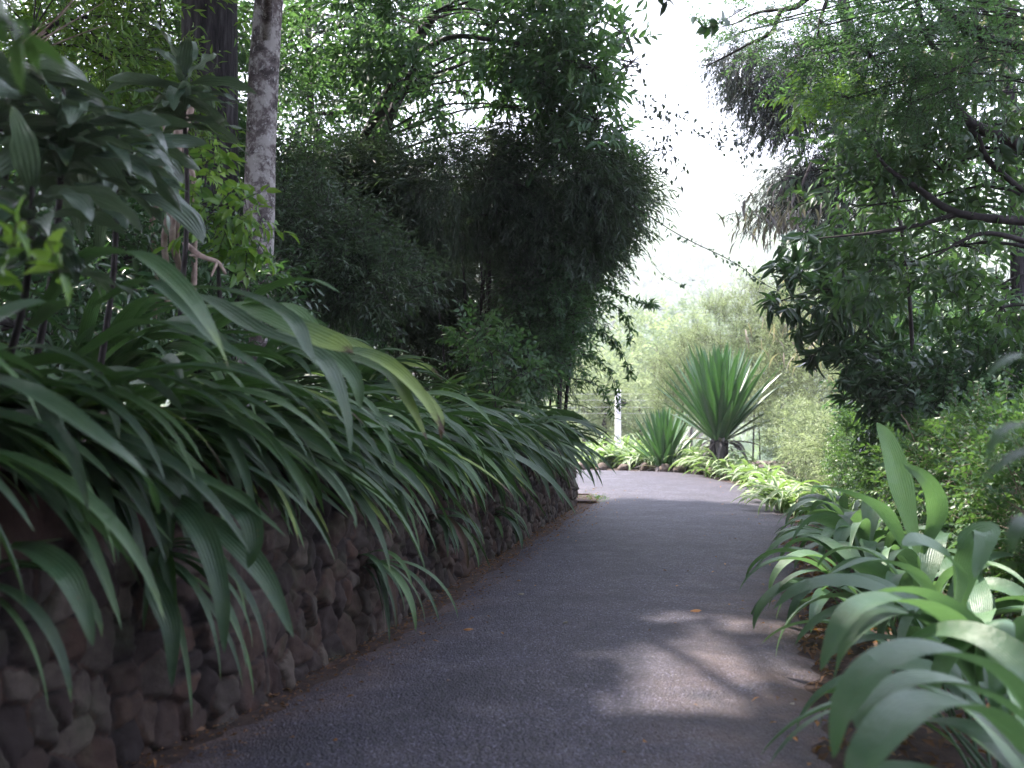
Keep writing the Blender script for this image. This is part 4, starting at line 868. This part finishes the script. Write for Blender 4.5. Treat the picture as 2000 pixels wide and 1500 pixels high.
# ------------------------------------------------------------------ DRACAENAS: heads of broad wavy leaves
def dracaena(head, stem_base, n, L, W, seed, label, az=(0, 6.283), tip_up=.25, dd=(-88, -5)):
    rg = np.random.default_rng(seed); root = empty('broad_leaf_dracaena', tuple(stem_base)); o3 = np.asarray(stem_base, float); head = np.asarray(head, float)
    gl, gs = Geo(), Geo(); tube(gs, [o3, (o3 + head) / 2 + V(.03, 0, .02), head, head + V(0, 0, .14)], [.014, .012, .010, .006], 8, n=14)
    for i_ in range(n):
        q = (i_ + .5) / n; a = i_ * 2.39996 + rg.normal() * .2
        if not (az[0] <= a % 6.283 <= az[1]): a = rg.uniform(*az)
        up = q > 1 - tip_up * .6
        e0 = R(rg.uniform(45, 80)) if up else R(rg.uniform(-10, 38)); e1 = R(rg.uniform(*dd)) if not up else R(rg.uniform(-10, 50))
        b = head + V(0, 0, -.18 + .26 * q)
        pts = arc_pts(b, a, e0, e1, L * rg.uniform(.75, 1.15) * (.75 if up else 1), 16, rg.uniform(.9, 1.6), rg.normal() * .4)
        blade(gl, pts, W * rg.uniform(.8, 1.2), (0, 0, 1), rg.uniform(-.1, .35), rg.random(), rg.uniform(.05, .15) if rg.random() < .25 else 0, wave=rg.uniform(.05, .16), roll=rg.normal() * .8, rng=rg, base=.3, tip=.6)
    for gg, nm, mm in ((gl, 'leaf_head', 'dracaena'), (gs, 'stem', 'twig')):
        o = gg.build(nm, M[mm], root, origin=tuple(o3)); o.location = (0, 0, 0)
    return tag(root, label, 'plant', 'broad-leaved dracaenas on the left bank')
dracaena(P(355, 175, 5.4), P(350, 640, 5.6), 34, .36, .075, 71, 'dracaena with an upright green leaf tuft in front of the thick dark trunk')
dracaena(P(120, 250, 3.9), P(60, 760, 4.2), 36, .44, .085, 72, 'dracaena with large drooping grey-green leaves at the left, in the upper corner', tip_up=.04)
dracaena(P(225, 290, 4.5), P(190, 760, 4.7), 34, .40, .078, 73, 'dracaena whose long leaves hang below the tuft at the trunk, left of the pale stems', tip_up=.04)
dracaena(P(20, 180, 4.1), P(-60, 760, 4.3), 26, .46, .085, 74, 'dracaena cut by the left edge of the photo, reaching in dark leaves', tip_up=.04)
dracaena(P(60, 420, 3.6), P(0, 760, 3.9), 24, .38, .075, 75, 'lowest dracaena at the left edge above the arching strap leaf', tip_up=.04)
# near, blurred leaves at the left edge
vine('overhanging_twig', 'blurred green twig hanging into the top left corner close to the camera', [P(-60, -120, 2.1), P(-20, -40, 2.05), P(10, 30, 2.0), P(40, 80, 2.0)], .004, 'broad', 81, 16, .09, .04, .5, tmpl=T_med, cat='branch')
vine('climbing_vine', 'blurred bright green vine leaves at the left edge above the strap leaves', [P(-40, 560, 2.7), P(10, 500, 2.7), P(40, 430, 2.75), P(90, 470, 2.8), P(120, 540, 2.8)], .003, 'lime', 82, 26, .075, .032, .4, tmpl=T_med)

# ================================================================== RIGHT SIDE
tree('spreading_tree', 'tree at the right edge with crooked dark branches reaching in over the bed', 'tree', M['broad'], M['twig'],
     [P(2110, 960, 8.6), P(2085, 700, 8.5), P(2065, 520, 8.4), P(2060, 300, 8.3), P(2090, 60, 8.2)], [.14, .12, .10, .09, .07],
     [B(1700, 400, 8.8, .55, .5, .28), B(1620, 330, 9, .35, .4, .2), B(1840, 330, 8.6, .5, .5, .3), B(1880, 480, 8.6, .5, .5, .3), B(1760, 520, 9, .5, .5, .25), B(1950, 180, 8.2, .45, .5, .35), B(1780, 240, 8.6, .4, .4, .25), B(1960, 600, 8.6, .4, .4, .4), B(1900, 60, 8, .5, .5, .3)], 540, 91,
     m=8, twl=.26, L=.105, W=.038, tmpl=T_med, ang=58, droop=.35, thr=.0, clump=2.8, limb_r=.018, sides=12, nsub=9, gaps=False,
     extra=[([P(2070, 436, 8.4), P(2010, 432, 8.4), P(1874, 417, 8.3), P(1790, 364, 8.3), P(1730, 322, 8.3), P(1690, 250, 8.3)], [.05, .036, .026, .018, .006]),
            ([P(1874, 417, 8.3), P(1790, 440, 8.3), P(1700, 455, 8.2), P(1600, 465, 8.2)], [.022, .016, .012, .005]),
            ([P(2060, 310, 8.3), P(2000, 285, 8.3), P(1950, 262, 8.2), P(1905, 245, 8.2), P(1874, 216, 8.2), P(1855, 170, 8.2), P(1866, 126, 8.2), P(1935, 70, 8.2), P(1960, -20, 8.2)], [.06, .045, .045, .045, .032, .030, .024, .018]),
            ([P(2060, 420, 8.3), P(1940, 320, 8.3), P(1910, 265, 8.2), P(1880, 225, 8.2)], [.02, .025, .02]),
            ([P(1866, 126, 8.2), P(1820, 80, 8.2), P(1800, 20, 8.2), P(1780, -60, 8.2)], [.022, .02, .018, .012]),
            ([P(2060, 500, 8.2), P(2000, 470, 8.2), P(1930, 455, 8.2), P(1880, 470, 8.2), P(1830, 500, 8.2)], [.026, .02, .014, .006]),
            ([P(2110, 110, 7.6), P(2010, 90, 7.6), P(1900, 60, 7.6), P(1820, -10, 7.6)], [.04, .03, .025]), ([P(2110, 60, 7.5), P(2010, 40, 7.5), P(1930, 55, 7.5), P(1880, 40, 7.5), P(1800, 60, 7.5)], [.03, .022, .018, .01])])
tree('feathery_tree', 'tree with fern-like feathery leaves and slim dark boughs at the top right', 'tree', M['feather'], M['twig'],
     [P(2160, 900, 7.4), P(2130, 400, 7.4), P(2100, -50, 7.3), P(2060, -260, 7.2)], [.12, .11, .09, .06],
     [B(1600, 50, 7.6, .38, .4, .16), B(1500, 40, 7.8, .28, .3, .14), B(1700, 110, 7.6, .4, .4, .22), B(1800, 60, 7.4, .4, .4, .22), B(1660, 190, 7.7, .32, .35, .16), B(1780, 200, 7.6, .32, .35, .16), B(1900, 120, 7.3, .4, .4, .22), B(1930, 20, 7.2, .4, .4, .2), B(1560, 110, 7.8, .22, .3, .1), B(1450, 60, 7.9, .16, .2, .1), B(1740, 20, 7.6, .4, .4, .2), B(1830, 150, 7.5, .35, .35, .2)], 800, 92,
     m=26, twl=.34, L=.040, W=.010, tmpl=T_tiny, ang=70, droop=.08, thr=-.6, limb_r=.010, nsub=6, gaps=False, flat=1.6, curl=0, up=-.05, sweep=(-.5, 0, 0), twr=.0018, lj=.1,
     extra=[([P(1700, -130, 7.6), P(1573, 0, 7.7), P(1527, 18, 7.7), P(1510, 60, 7.7), P(1464, 84, 7.8), P(1391, 122, 7.8), P(1370, 125, 7.8)], [.03, .022, .018, .014, .010, .005, .002]),
            ([P(1530, 15, 7.7), P(1480, 22, 7.8), P(1440, 42, 7.8), P(1400, 52, 7.8)], [.012, .010, .006, .003]), ([P(1640, -60, 7.6), P(1600, 60, 7.6), P(1650, 85, 7.6), P(1695, 98, 7.6), P(1720, 130, 7.6)], [.014, .012, .014, .014, .008])])
vine('overhanging_twig', 'twig with dark heart-shaped leaves at the top of the sky gap', [P(1460, 10, 5.5), P(1410, 40, 5.5), P(1375, 50, 5.5), P(1350, 15, 5.5)], .004, 'glossy', 83, 15, .062, .038, .5, cat='branch', tmpl=T_med)
vine('overhanging_twig', 'dark leaf-tipped twig hanging from the top edge above the sky gap', [P(1200, -60, 5.5), P(1240, -20, 5.5), P(1290, -8, 5.5), P(1310, 0, 5.5)], .004, 'dark', 84, 14, .07, .03, .5, cat='branch', tmpl=T_med)
tree('whorled_leaf_tree', 'tree with whorls of drooping dark glossy leaves right above the feathery thicket', 'tree', M['glossy'], M['twig'],
     [P(1800, 900, 10.2), P(1735, 750, 10.2), P(1700, 640, 10.2), P(1660, 560, 10.1)], [.035, .03, .024, .014],
     [B(1540, 545, 10, .22, .25, .16), B(1600, 590, 10, .26, .3, .22), B(1650, 520, 10.2, .3, .3, .2), B(1680, 630, 10, .32, .3, .25), B(1520, 590, 10, .12, .2, .1), B(1740, 580, 10.3, .35, .3, .3), B(1600, 500, 10.4, .3, .3, .15), B(1640, 660, 10, .2, .2, .15)], 125, 93,
     m=11, twl=.12, L=.18, W=.044, tmpl=T_med, ang=75, droop=.5, thr=-.4, limb_r=.009, nsub=8, gaps=False, tuft=True)
tree('compound_leaf_shrub', 'slim shrub with layered silvery compound leaves above the hedge', 'shrub', M['glossy'], M['twig'],
     [P(1740, 900, 9.8), P(1735, 790, 9.8), P(1720, 740, 9.8), P(1700, 700, 9.8)], [.022, .020, .016, .01],
     [B(1660, 715, 9.7, .13, .15, .08), B(1700, 735, 9.7, .2, .2, .12), B(1750, 710, 9.8, .2, .2, .1), B(1680, 760, 9.6, .15, .15, .1), B(1790, 740, 9.8, .16, .2, .1)], 95, 94,
     m=11, twl=.14, L=.15, W=.032, tmpl=T_small, ang=70, droop=.55, thr=-.8, limb_r=.006, nsub=5, gaps=False, tuft=True)
tree('dark_conifer', 'dark drooping fine-needled tree hanging into the sky gap at the right', 'tree', M['dark'], M['twig'],
     [P(1760, 860, 15), P(1735, 500, 15), P(1700, 250, 15), P(1660, 60, 15), P(1640, -80, 15)], [.16, .14, .12, .09, .06],
     [B(1440, 110, 14.8, .35, .4, .22), B(1500, 130, 15, .5, .5, .35), B(1570, 190, 15, .45, .5, .4), B(1490, 175, 15, .35, .4, .3), B(1620, 120, 15, .5, .5, .5), B(1640, 280, 15, .5, .5, .4), B(1590, 330, 15.2, .3, .4, .28), B(1540, 375, 15.3, .25, .3, .18), B(1560, 250, 15, .22, .3, .18),
      B(1690, 400, 15, .5, .5, .5), B(1500, 245, 15, .22, .3, .07), B(1610, 420, 15, .35, .4, .3), B(1700, 560, 15, .5, .4, .5), B(1560, 340, 15.2, .35, .4, .25), B(1500, 405, 15.4, .22, .3, .12)], 3300, 95,
     m=14, twl=.42, L=.075, W=.013, tmpl=T_tiny, ang=32, droop=.9, thr=-.25, limb_r=.02, nsub=10, gaps=False, up=-.55, out=.5, sweep=(-.35, 0, -.1), twr=.003)
tree('leafy_tree', 'tree behind filling the right edge with mid-green leaves and gaps of sky', 'tree', M['tree'], M['bark_dark'],
     [P(1985, 860, 12), P(1992, 500, 12), P(1975, 200, 12), P(1950, -100, 12)], [.10, .09, .08, .06],
     [B(1960, 100, 12, .8, .6, .7), B(1850, 200, 12.4, .7, .6, .6), B(1800, 60, 12.4, .7, .6, .5), B(1960, 350, 12, .7, .6, .6), B(1840, 420, 12.6, .7, .6, .5), B(1950, 560, 12, .7, .6, .6), B(1830, 640, 12.2, .7, .6, .5), B(1960, 720, 11.6, .7, .6, .4), B(1740, 300, 13, .6, .6, .5), B(1700, 100, 13, .6, .6, .5), B(1970, -20, 11, .8, .6, .5), B(1680, 480, 13.5, .5, .5, .5)], 1500, 96,
     m=8, twl=.4, L=.12, W=.034, tmpl=T_small, ang=50, droop=.5, thr=-.05, limb_r=.03, nsub=12, gaps=False)
tree('lime_sapling', 'slender sapling with bright lime leaves lit against the dark conifer', 'sapling', M['lime'], M['twig'],
     [P(1790, 860, 9.6), P(1770, 500, 9.6), P(1720, 300, 9.5), P(1640, 200, 9.4)], [.02, .017, .012, .006],
     [B(1590, 185, 9.3, .16, .2, .08), B(1650, 200, 9.3, .2, .2, .08), B(1690, 215, 9.4, .15, .2, .1), B(1620, 215, 9.3, .14, .2, .07)], 60, 97,
     m=8, twl=.2, L=.10, W=.034, tmpl=T_med, ang=60, droop=.4, thr=-.9, limb_r=.006, nsub=5, gaps=False, flat=1.2)
# dry hanging leaves
def dry_bunch(c, r, n, L, seed, label, mt='dry'):
    rg = np.random.default_rng(seed); g = Geo(); c = np.asarray(c, float)
    stem = Geo(); root = empty('dry_leaf_bunch', tuple(c)); tube(stem, [c + V(.25, .1, .5), c + V(.1, 0, .2), c], [.018, .012, .006], 5, n=8)
    for _ in range(n):
        b = c + rg.normal(size=3) * np.asarray(r)
        blade(g, arc_pts(b, rg.uniform(0, 6.283), R(rg.uniform(-40, 20)), R(-88), L * rg.uniform(.6, 1.2), 8, .7), rg.uniform(.012, .03), rnd=rg.random(), acr=np.linspace(-1, 1, 3), roll=rg.normal(), rng=rg)
    for gg, nm, mm in ((g, 'dry_leaves', mt), (stem, 'stem', 'twig')):
        o = gg.build(nm, M[mm], root, origin=tuple(c)); o.location = (0, 0, 0)
    tag(root, label, 'plant', 'bunches of dry hanging leaves')
dry_bunch(P(1880, 90, 9.4), (.22, .15, .12), 75, .42, 61, 'pale dry leaves hanging thickly at the upper right edge')
dry_bunch(P(1960, 60, 9.2), (.16, .15, .14), 40, .42, 62, 'dry hanging leaves cut by the right edge near the top')
dry_bunch(P(1500, 425, 11), (.16, .15, .10), 80, .22, 63, 'grey dry leaf tassels hanging into the sky above the feathery thicket', 'tassel')
dry_bunch(P(1545, 405, 11), (.14, .15, .10), 60, .22, 64, 'dry tassels just right of the grey ones, against the conifer', 'tassel')
dry_bunch(P(1590, 640, 14), (.35, .2, .25), 150, .28, 65, 'brown hanging dead foliage under the whorled dark leaves')

# ------------------------------------------------------------------ far feathery thickets and the hedge
FB = 'feathery pale thickets behind the far bed'
fk = dict(m=9, twl=.42, L=.075, W=.011, tmpl=T_tiny, ang=40, droop=.1, up=.75, out=.4, flat=.3, twr=.002, limb_r=.008, gaps=False, nsub=8)
FT = [([B(1310, 800, 22.6, .28, .4, .5), B(1340, 720, 22.6, .3, .4, .6), B(1290, 730, 22.8, .16, .3, .45)], 1000, (1330, 900, 22.6), 'sparse pale thicket left of the big agave fan'),
      ([B(1400, 760, 22, .45, .4, .7), B(1390, 660, 22.2, .3, .4, .6), B(1405, 620, 22.2, .12, .3, .3)], 1200, (1400, 900, 22), 'pale yellow-green thicket directly behind the big agave'),
      ([B(1470, 740, 21.6, .45, .4, .9), B(1465, 640, 21.8, .32, .4, .8), B(1480, 580, 21.8, .10, .3, .45)], 1400, (1470, 900, 21.8), 'tall pale thicket with one plume rising highest'),
      ([B(1535, 760, 20.6, .5, .4, .8), B(1540, 650, 20.8, .45, .4, .6), B(1560, 590, 21, .3, .4, .4)], 1900, (1535, 900, 20.8), 'dense thicket right of the tall plume'),
      ([B(1610, 760, 19.6, .5, .4, .7), B(1620, 670, 20, .5, .4, .6), B(1660, 600, 20.6, .5, .4, .5)], 1900, (1620, 900, 19.8), 'green thicket behind the brown hanging foliage'),
      ([B(1700, 720, 18, .5, .4, .7), B(1720, 620, 18.5, .5, .4, .6)], 1500, (1700, 900, 18.2), 'thicket seen behind the silvery compound-leaf shrub')]
for k, (bl, n, tr, lab) in enumerate(FT):
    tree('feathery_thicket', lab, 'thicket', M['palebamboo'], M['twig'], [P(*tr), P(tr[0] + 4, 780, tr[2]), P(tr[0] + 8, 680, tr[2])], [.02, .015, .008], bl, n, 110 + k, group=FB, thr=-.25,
         extra=[([P(tr[0] + 14, 900, tr[2]), P(tr[0] + 10, 700, tr[2]), P(tr[0] + 16, 545, tr[2])], [.014, .012, .004])] if k == 2 else [], **fk)
HG = 'hedge shrubs along the right bed'
HD_ = [((3.05, 5.9, .60), (.52, .62, .62), 'near hedge shrub with bare brown twigs at the right edge'), ((3.18, 7.0, .64), (.52, .68, .60), 'hedge shrub with a bright yellow-green top behind the pleated leaves'),
      ((3.34, 8.2, .62), (.5, .68, .58), 'hedge shrub third from the right edge, darker than its neighbours'), ((3.58, 9.5, .60), (.5, .72, .56), 'hedge shrub behind the tall upright pleated blades'),
      ((3.86, 10.9, .60), (.5, .75, .55), 'neatly rounded hedge shrub under the silvery compound leaves'), ((4.12, 12.5, .60), (.5, .8, .55), 'hedge shrub just left of the one under the silvery leaves'),
      ((4.35, 14.3, .60), (.5, .9, .55), 'brownish hedge shrub, third from the far end'), ((4.50, 16.2, .62), (.5, .9, .58), 'brownish hedge shrub, next to last toward the agave'), ((4.62, 18.2, .65), (.5, .9, .62), 'far end hedge shrub right beside the big agave')]
for k, (c, r, lab) in enumerate(HD_):
    near = k < 4; rg = np.random.default_rng(700 + k)
    ex = []
    for _ in range(26 if k < 3 else 6):
        a = V(c[0] + rg.normal() * .15, c[1] + rg.normal() * .3, 0.0); e_ = V(c[0] + rg.uniform(-.55, .1), c[1] + rg.uniform(-.6, .4), rg.uniform(.5, 1.2))
        ex.append(([a, (a + e_) / 2 + rg.normal(size=3) * .08, e_], [.008, .006, .003]))
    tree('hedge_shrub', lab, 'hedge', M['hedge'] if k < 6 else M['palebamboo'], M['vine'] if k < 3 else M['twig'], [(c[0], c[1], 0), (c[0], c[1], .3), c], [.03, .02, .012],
         [(c, r), ((c[0] - .12, c[1], c[2] + .1), (r[0] * .9, r[1], r[2] * .85))], 1500 if near else 1300, 120 + k, group=HG, thr=-.45 if k < 3 else -.7, clump=3.0, shell=.35,
         m=9, twl=.14, L=.040 if near else .036, W=.022 if near else .018, tmpl=T_small if near else T_tiny, ang=55, droop=.1, limb_r=.008, nsub=10, gaps=False, twr=.0014, extra=ex)
tree('shrub', 'dark glossy shrub rising behind the near hedge at the right edge', 'shrub', M['glossy'], M['twig'], [C(4.1, 9.2, 0), C(4.1, 9.2, .9)], [.04, .02],
     [B(1960, 750, 9, .5, .4, .35), B(1840, 780, 9.2, .4, .4, .25), B(1900, 820, 8.8, .4, .4, .25), B(1760, 820, 9.6, .25, .3, .18)], 700, 131, thr=-.4, m=9, twl=.25, L=.085, W=.034, tmpl=T_small, ang=58, droop=.3, limb_r=.012, gaps=False)
tree('shrub', 'bushy shrub standing between the hedge and the spreading tree', 'shrub', M['tree'], M['twig'], [C(5.4, 12.4, 0), C(5.4, 12.4, 1.2)], [.05, .03],
     [B(1830, 720, 12.2, .7, .5, .6), B(1950, 800, 12, .7, .5, .6), B(1740, 780, 13, .5, .4, .4)], 1300, 132, thr=-.5, m=9, twl=.3, L=.09, W=.032, tmpl=T_small, ang=55, droop=.35, gaps=False)
# near blurred blades at the right edge
strap_plant('pleated_leaf_plant', (1.35, 1.95, 0), 3, 340, az=(-1, .5), L=(.5, .7), W=(.06, .08), e0=(60, 85), e1=(-40, 0), mat='palmgrass', label='nearest plant whose blurred grey blades poke in at the right edge', group=None,
    heroes=[dict(pts=[V(1.35, 1.95, .5), P(2160, 760, 1.95), P(2020, 700, 1.9), P(1960, 712, 1.88), P(1925, 745, 1.87)], w=.045, rnd=.3), dict(pts=[V(1.35, 1.95, .4), P(2150, 900, 1.95), P(2030, 838, 1.85), P(1960, 845, 1.82), P(1925, 900, 1.8)], w=.05, rnd=.3),
            dict(pts=[V(1.35, 1.95, .3), P(2130, 930, 1.95), P(2020, 885, 1.85), P(1950, 915, 1.8), P(1905, 950, 1.8)], w=.035, rnd=.4), dict(pts=[V(1.35, 1.95, .2), P(2120, 1120, 1.95), P(2030, 1020, 1.85), P(1985, 1040, 1.8), P(1975, 1080, 1.8)], w=.05, rnd=.1)])

# ================================================================== FAR: POST, WIRES, SLOPE TREES, HILLSIDE
g = Geo(); tube(g, [V(2.42, 26, -1.2), V(2.42, 26, .6), V(2.42, 26, 1.5)], [.075, .07, .065], 14, n=6); tube(g, [V(2.42, 26, 1.5), V(2.42, 26, 1.53)], [.08, .03], 14)
tag(g.build('white_post', M['white']), 'white round post standing beyond the striped plants', 'post')
for k, (z, lab) in enumerate([(1.42, 'topmost fence wire at the white post'), (1.28, 'second fence wire from the top at the white post'), (1.12, 'third fence wire from the top at the white post'), (.98, 'lowest fence wire at the white post')]):
    g = Geo(); tube(g, [V(-1.5, 26.1, z - .03), V(2.42, 25.93, z), V(4.3, 25.9, z - .03), V(7, 26.2, z)], [.003, .003, .003], 5, n=24)
    tag(g.build('fence_wire', M['wire']), lab, 'wire', 'fence wires beyond the bed')
ST = 'trees on the slope beyond the bend'
for k, (px, py, d, r, lab) in enumerate([(1180, 760, 34, 1.1, 'pale bush behind the white post'), (1250, 800, 36, .9, 'low bush right of the white post on the slope'), (1290, 700, 44, 2.2, 'rounded pale tree down the slope behind the smaller agave'),
                                         (1210, 690, 60, 3.0, 'hazy tree on the slope above the post'), (1140, 720, 50, 2.4, 'hazy tree on the slope behind the hanging sprays'), (1350, 690, 70, 3.6, 'hazy tree far behind the big agave')]):
    c = P(px, py, d); zb = float(terrain(np.array(c[0]), np.array(c[1])))
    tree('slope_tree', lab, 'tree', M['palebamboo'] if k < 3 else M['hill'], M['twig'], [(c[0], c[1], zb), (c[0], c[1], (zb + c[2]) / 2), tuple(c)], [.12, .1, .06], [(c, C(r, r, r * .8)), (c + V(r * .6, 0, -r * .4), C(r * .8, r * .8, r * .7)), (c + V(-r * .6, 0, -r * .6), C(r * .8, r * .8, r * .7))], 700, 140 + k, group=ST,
         m=8, twl=.4 * r ** .4, L=.13 * r ** .6, W=.05 * r ** .6, tmpl=T_tiny, thr=-.5, gaps=False, clump=1.2 / r, limb_r=.04, nsub=8)
rg = np.random.default_rng(17); g = Geo(); cs = []
for _ in range(3800):
    y = 80 + 800 * rg.random() ** 1.1; x = rg.uniform(-.42, .5) * y; r = rg.uniform(2.2, 5.5) * (.6 + y / 450); cs.append((x, y, float(terrain(np.array(x), np.array(y))) + r * .4, r, rg.random()))
cs = np.array(cs); nl = 70
u = unit(rg.normal(size=(len(cs), nl, 3))); u[..., 2] = np.abs(u[..., 2]) - .15
p = cs[:, None, :3] + u * cs[:, 3][:, None, None] * V(1, 1, .9) * rg.uniform(.75, 1.05, (len(cs), nl, 1))
ls = (cs[:, 3][:, None] * rg.uniform(.3, .5, (len(cs), nl))).ravel()
place_leaves(g, p.reshape(-1, 3), (u + rg.normal(size=u.shape) * .8).reshape(-1, 3), rg.normal(size=(len(cs) * nl, 3)) * .6 + V(0, 0, 1), ls, ls * .7, T_tiny, np.clip(np.repeat(cs[:, 4], nl) * .7 + rg.random(len(cs) * nl) * .3, 0, 1))
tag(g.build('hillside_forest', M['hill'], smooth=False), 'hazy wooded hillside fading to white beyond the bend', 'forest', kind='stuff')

# ================================================================== LEAVES ON THE GROUND
def fallen(pos, L, W, rnd, rot, label, mat='litter', curl=.5, group='single fallen leaves on the path'):
    g = Geo(); s = np.linspace(-.5, .5, 9)
    pts = np.stack([s * L, 0 * s, .004 + curl * L * (.25 - s ** 2) * .9], -1)
    blade(g, pts, W, (0, 0, 1), -.7, rnd, 0, prof=np.interp(s, [-.5, -.2, .1, .5], [.1, .9, 1, .03]), acr=np.linspace(-1, 1, 5))
    o = g.build('fallen_leaf', M[mat]); o.location = pos; o.rotation_euler = (0, 0, rot); tag(o, label, 'leaf', group)
def G_(px, py):
    d = CH * FPX / (py - HZ); x = (px - 1000) / FPX * d
    l = np.interp(d, LEFT[:, 1][:140], LEFT[:, 0][:140]); r = np.interp(d, RIGHT[:, 1][:140], RIGHT[:, 0][:140]); t_ = (x - l) / (r - l)
    return (x, d, max(0, 0.012 + .03 * (1 - (2 * t_ - 1) ** 2)) + .001)
for px, py, L, W, rn, ro, lab, mt in [(1358, 1205, .075, .045, .9, .3, 'bright orange-yellow fallen leaf by the sunlit patch', 'litter'), (1480, 1197, .07, .04, .35, .1, 'brown fallen leaf near the right plants', 'litter'),
        (915, 1240, .06, .03, .8, .2, 'small orange fallen leaf left of the middle of the path', 'litter'), (1104, 1230, .05, .028, .1, 1.0, 'dark curled fallen leaf with a white edge mid path', 'dry'),
        (1018, 1170, .05, .03, .5, .4, 'tan fallen leaf near the wall side of the path', 'dry'), (1013, 1142, .045, .025, .25, .7, 'reddish fallen leaf just beyond the tan one', 'litter'),
        (1298, 1125, .045, .018, .05, 2.2, 'dark fallen leaf farther up the middle of the path', 'litter'), (1545, 1382, .03, .02, 1.0, .5, 'pale scrap of leaf at the lower right of the path', 'dry')]:
    fallen(G_(px, py), L, W, rn, ro, lab, mt)
rg = np.random.default_rng(23); n = 2600; g = Geo()
y = rg.uniform(2.2, 12, n); x = np.interp(y, RIGHT[:, 1][:150], RIGHT[:, 0][:150]) + .02 + rg.random(n) ** 1.3 * 1.3
p = np.column_stack([x, y, rg.uniform(.0, .03, n)]); d = rg.normal(size=(n, 3)); d[:, 2] *= .25
place_leaves(g, p, d, V(0, 0, 1) + rg.normal(size=(n, 3)) * .4, rg.uniform(.03, .09, n), rg.uniform(.012, .035, n), T_small, rg.random(n) ** 2 * .6, .3)
n = 3600; s = rg.uniform(1, 15, n); p0, nn = wall_at(s); o_ = .05 + rg.random(n) ** 1.8 * .42; hh_ = -.004
p = np.column_stack([p0 + nn * o_[:, None], np.where(o_ > .16, .022, .004)]); d = rg.normal(size=(n, 3)); d[:, 2] *= .2
place_leaves(g, p, d, V(0, 0, 1) + rg.normal(size=(n, 3)) * .4, rg.uniform(.010, .035, n), rg.uniform(.006, .014, n), T_tiny, rg.random(n) * .6, .1)
n = 260; y = rg.uniform(2.5, 18, n); sd_ = rg.random(n) < .5
x = np.where(sd_, np.interp(y, LEFT[:140, 1], LEFT[:140, 0]) + rg.random(n) ** 2 * .7, np.interp(y, RIGHT[:, 1][:140], RIGHT[:, 0][:140]) - rg.random(n) ** 2 * .8)
p = np.column_stack([x, y, np.full(n, .045)]); d = rg.normal(size=(n, 3)); d[:, 2] *= .15
place_leaves(g, p, d, V(0, 0, 1) + rg.normal(size=(n, 3)) * .3, rg.uniform(.012, .05, n), rg.uniform(.008, .02, n), T_small, rg.random(n), .15)
tag(g.build('leaf_litter', M['litter']), 'scattered dry brown leaf litter under the plants and along the wall foot', 'leaf litter', kind='stuff')
# small weeds between the far bed plants and at the gutter
rg = np.random.default_rng(29); n = 3000; g = Geo()
k = rg.integers(0, 4, n); x = np.interp(rg.uniform(12.5, 21.5, n), RIGHT[:, 1][:150], RIGHT[:, 0][:150]); y = rg.uniform(12.5, 21.8, n); x = np.interp(y, np.r_[RIGHT[:, 1][:140]], RIGHT[:, 0][:140]) + rg.random(n) * .9 + .1
gm = rg.random(n) < .12; x[gm] = rg.normal(1.12, .10, gm.sum()); y[gm] = rg.normal(14.9, .35, gm.sum())
p = np.column_stack([x, y, np.zeros(n)]); d = rg.normal(size=(n, 3)) * .6 + V(0, 0, 1); m_ = rg.uniform(.04, .14, n); m_[gm] *= .3
place_leaves(g, p, d, rg.normal(size=(n, 3)), m_, m_ * .3, T_small, rg.random(n), .3)
tag(g.build('low_weeds', M['hedge']), 'small green weeds among the striped plants and at the gutter', 'weeds', kind='stuff')

# ================================================================== HAZE
me = bpy.data.meshes.new('haze'); vs = [(-800, -80, -14), (800, -80, -14), (800, 1020, -14), (-800, 1020, -14), (-800, -80, 215), (800, -80, 215), (800, 1020, 215), (-800, 1020, 215)]
me.from_pydata(vs, [], [(0, 3, 2, 1), (4, 5, 6, 7), (0, 1, 5, 4), (1, 2, 6, 5), (2, 3, 7, 6), (3, 0, 4, 7)])
m, t = new_mat('haze'); gN = N(t); pv_ = gN.n('ShaderNodeVolumePrincipled'); pv_.inputs['Color'].default_value = (.93, .95, 1.0, 1); pv_.inputs['Density'].default_value = 0.0008; pv_.inputs['Anisotropy'].default_value = 0.3
gN.l(pv_.outputs[0], gN.n('ShaderNodeOutputMaterial').inputs['Volume']); me.materials.append(m)
o = bpy.data.objects.new('haze', me); COL.objects.link(o); o['kind'] = 'stuff'; o['label'] = 'pale humid haze whitening the hillside beyond the bend'; o['category'] = 'haze'
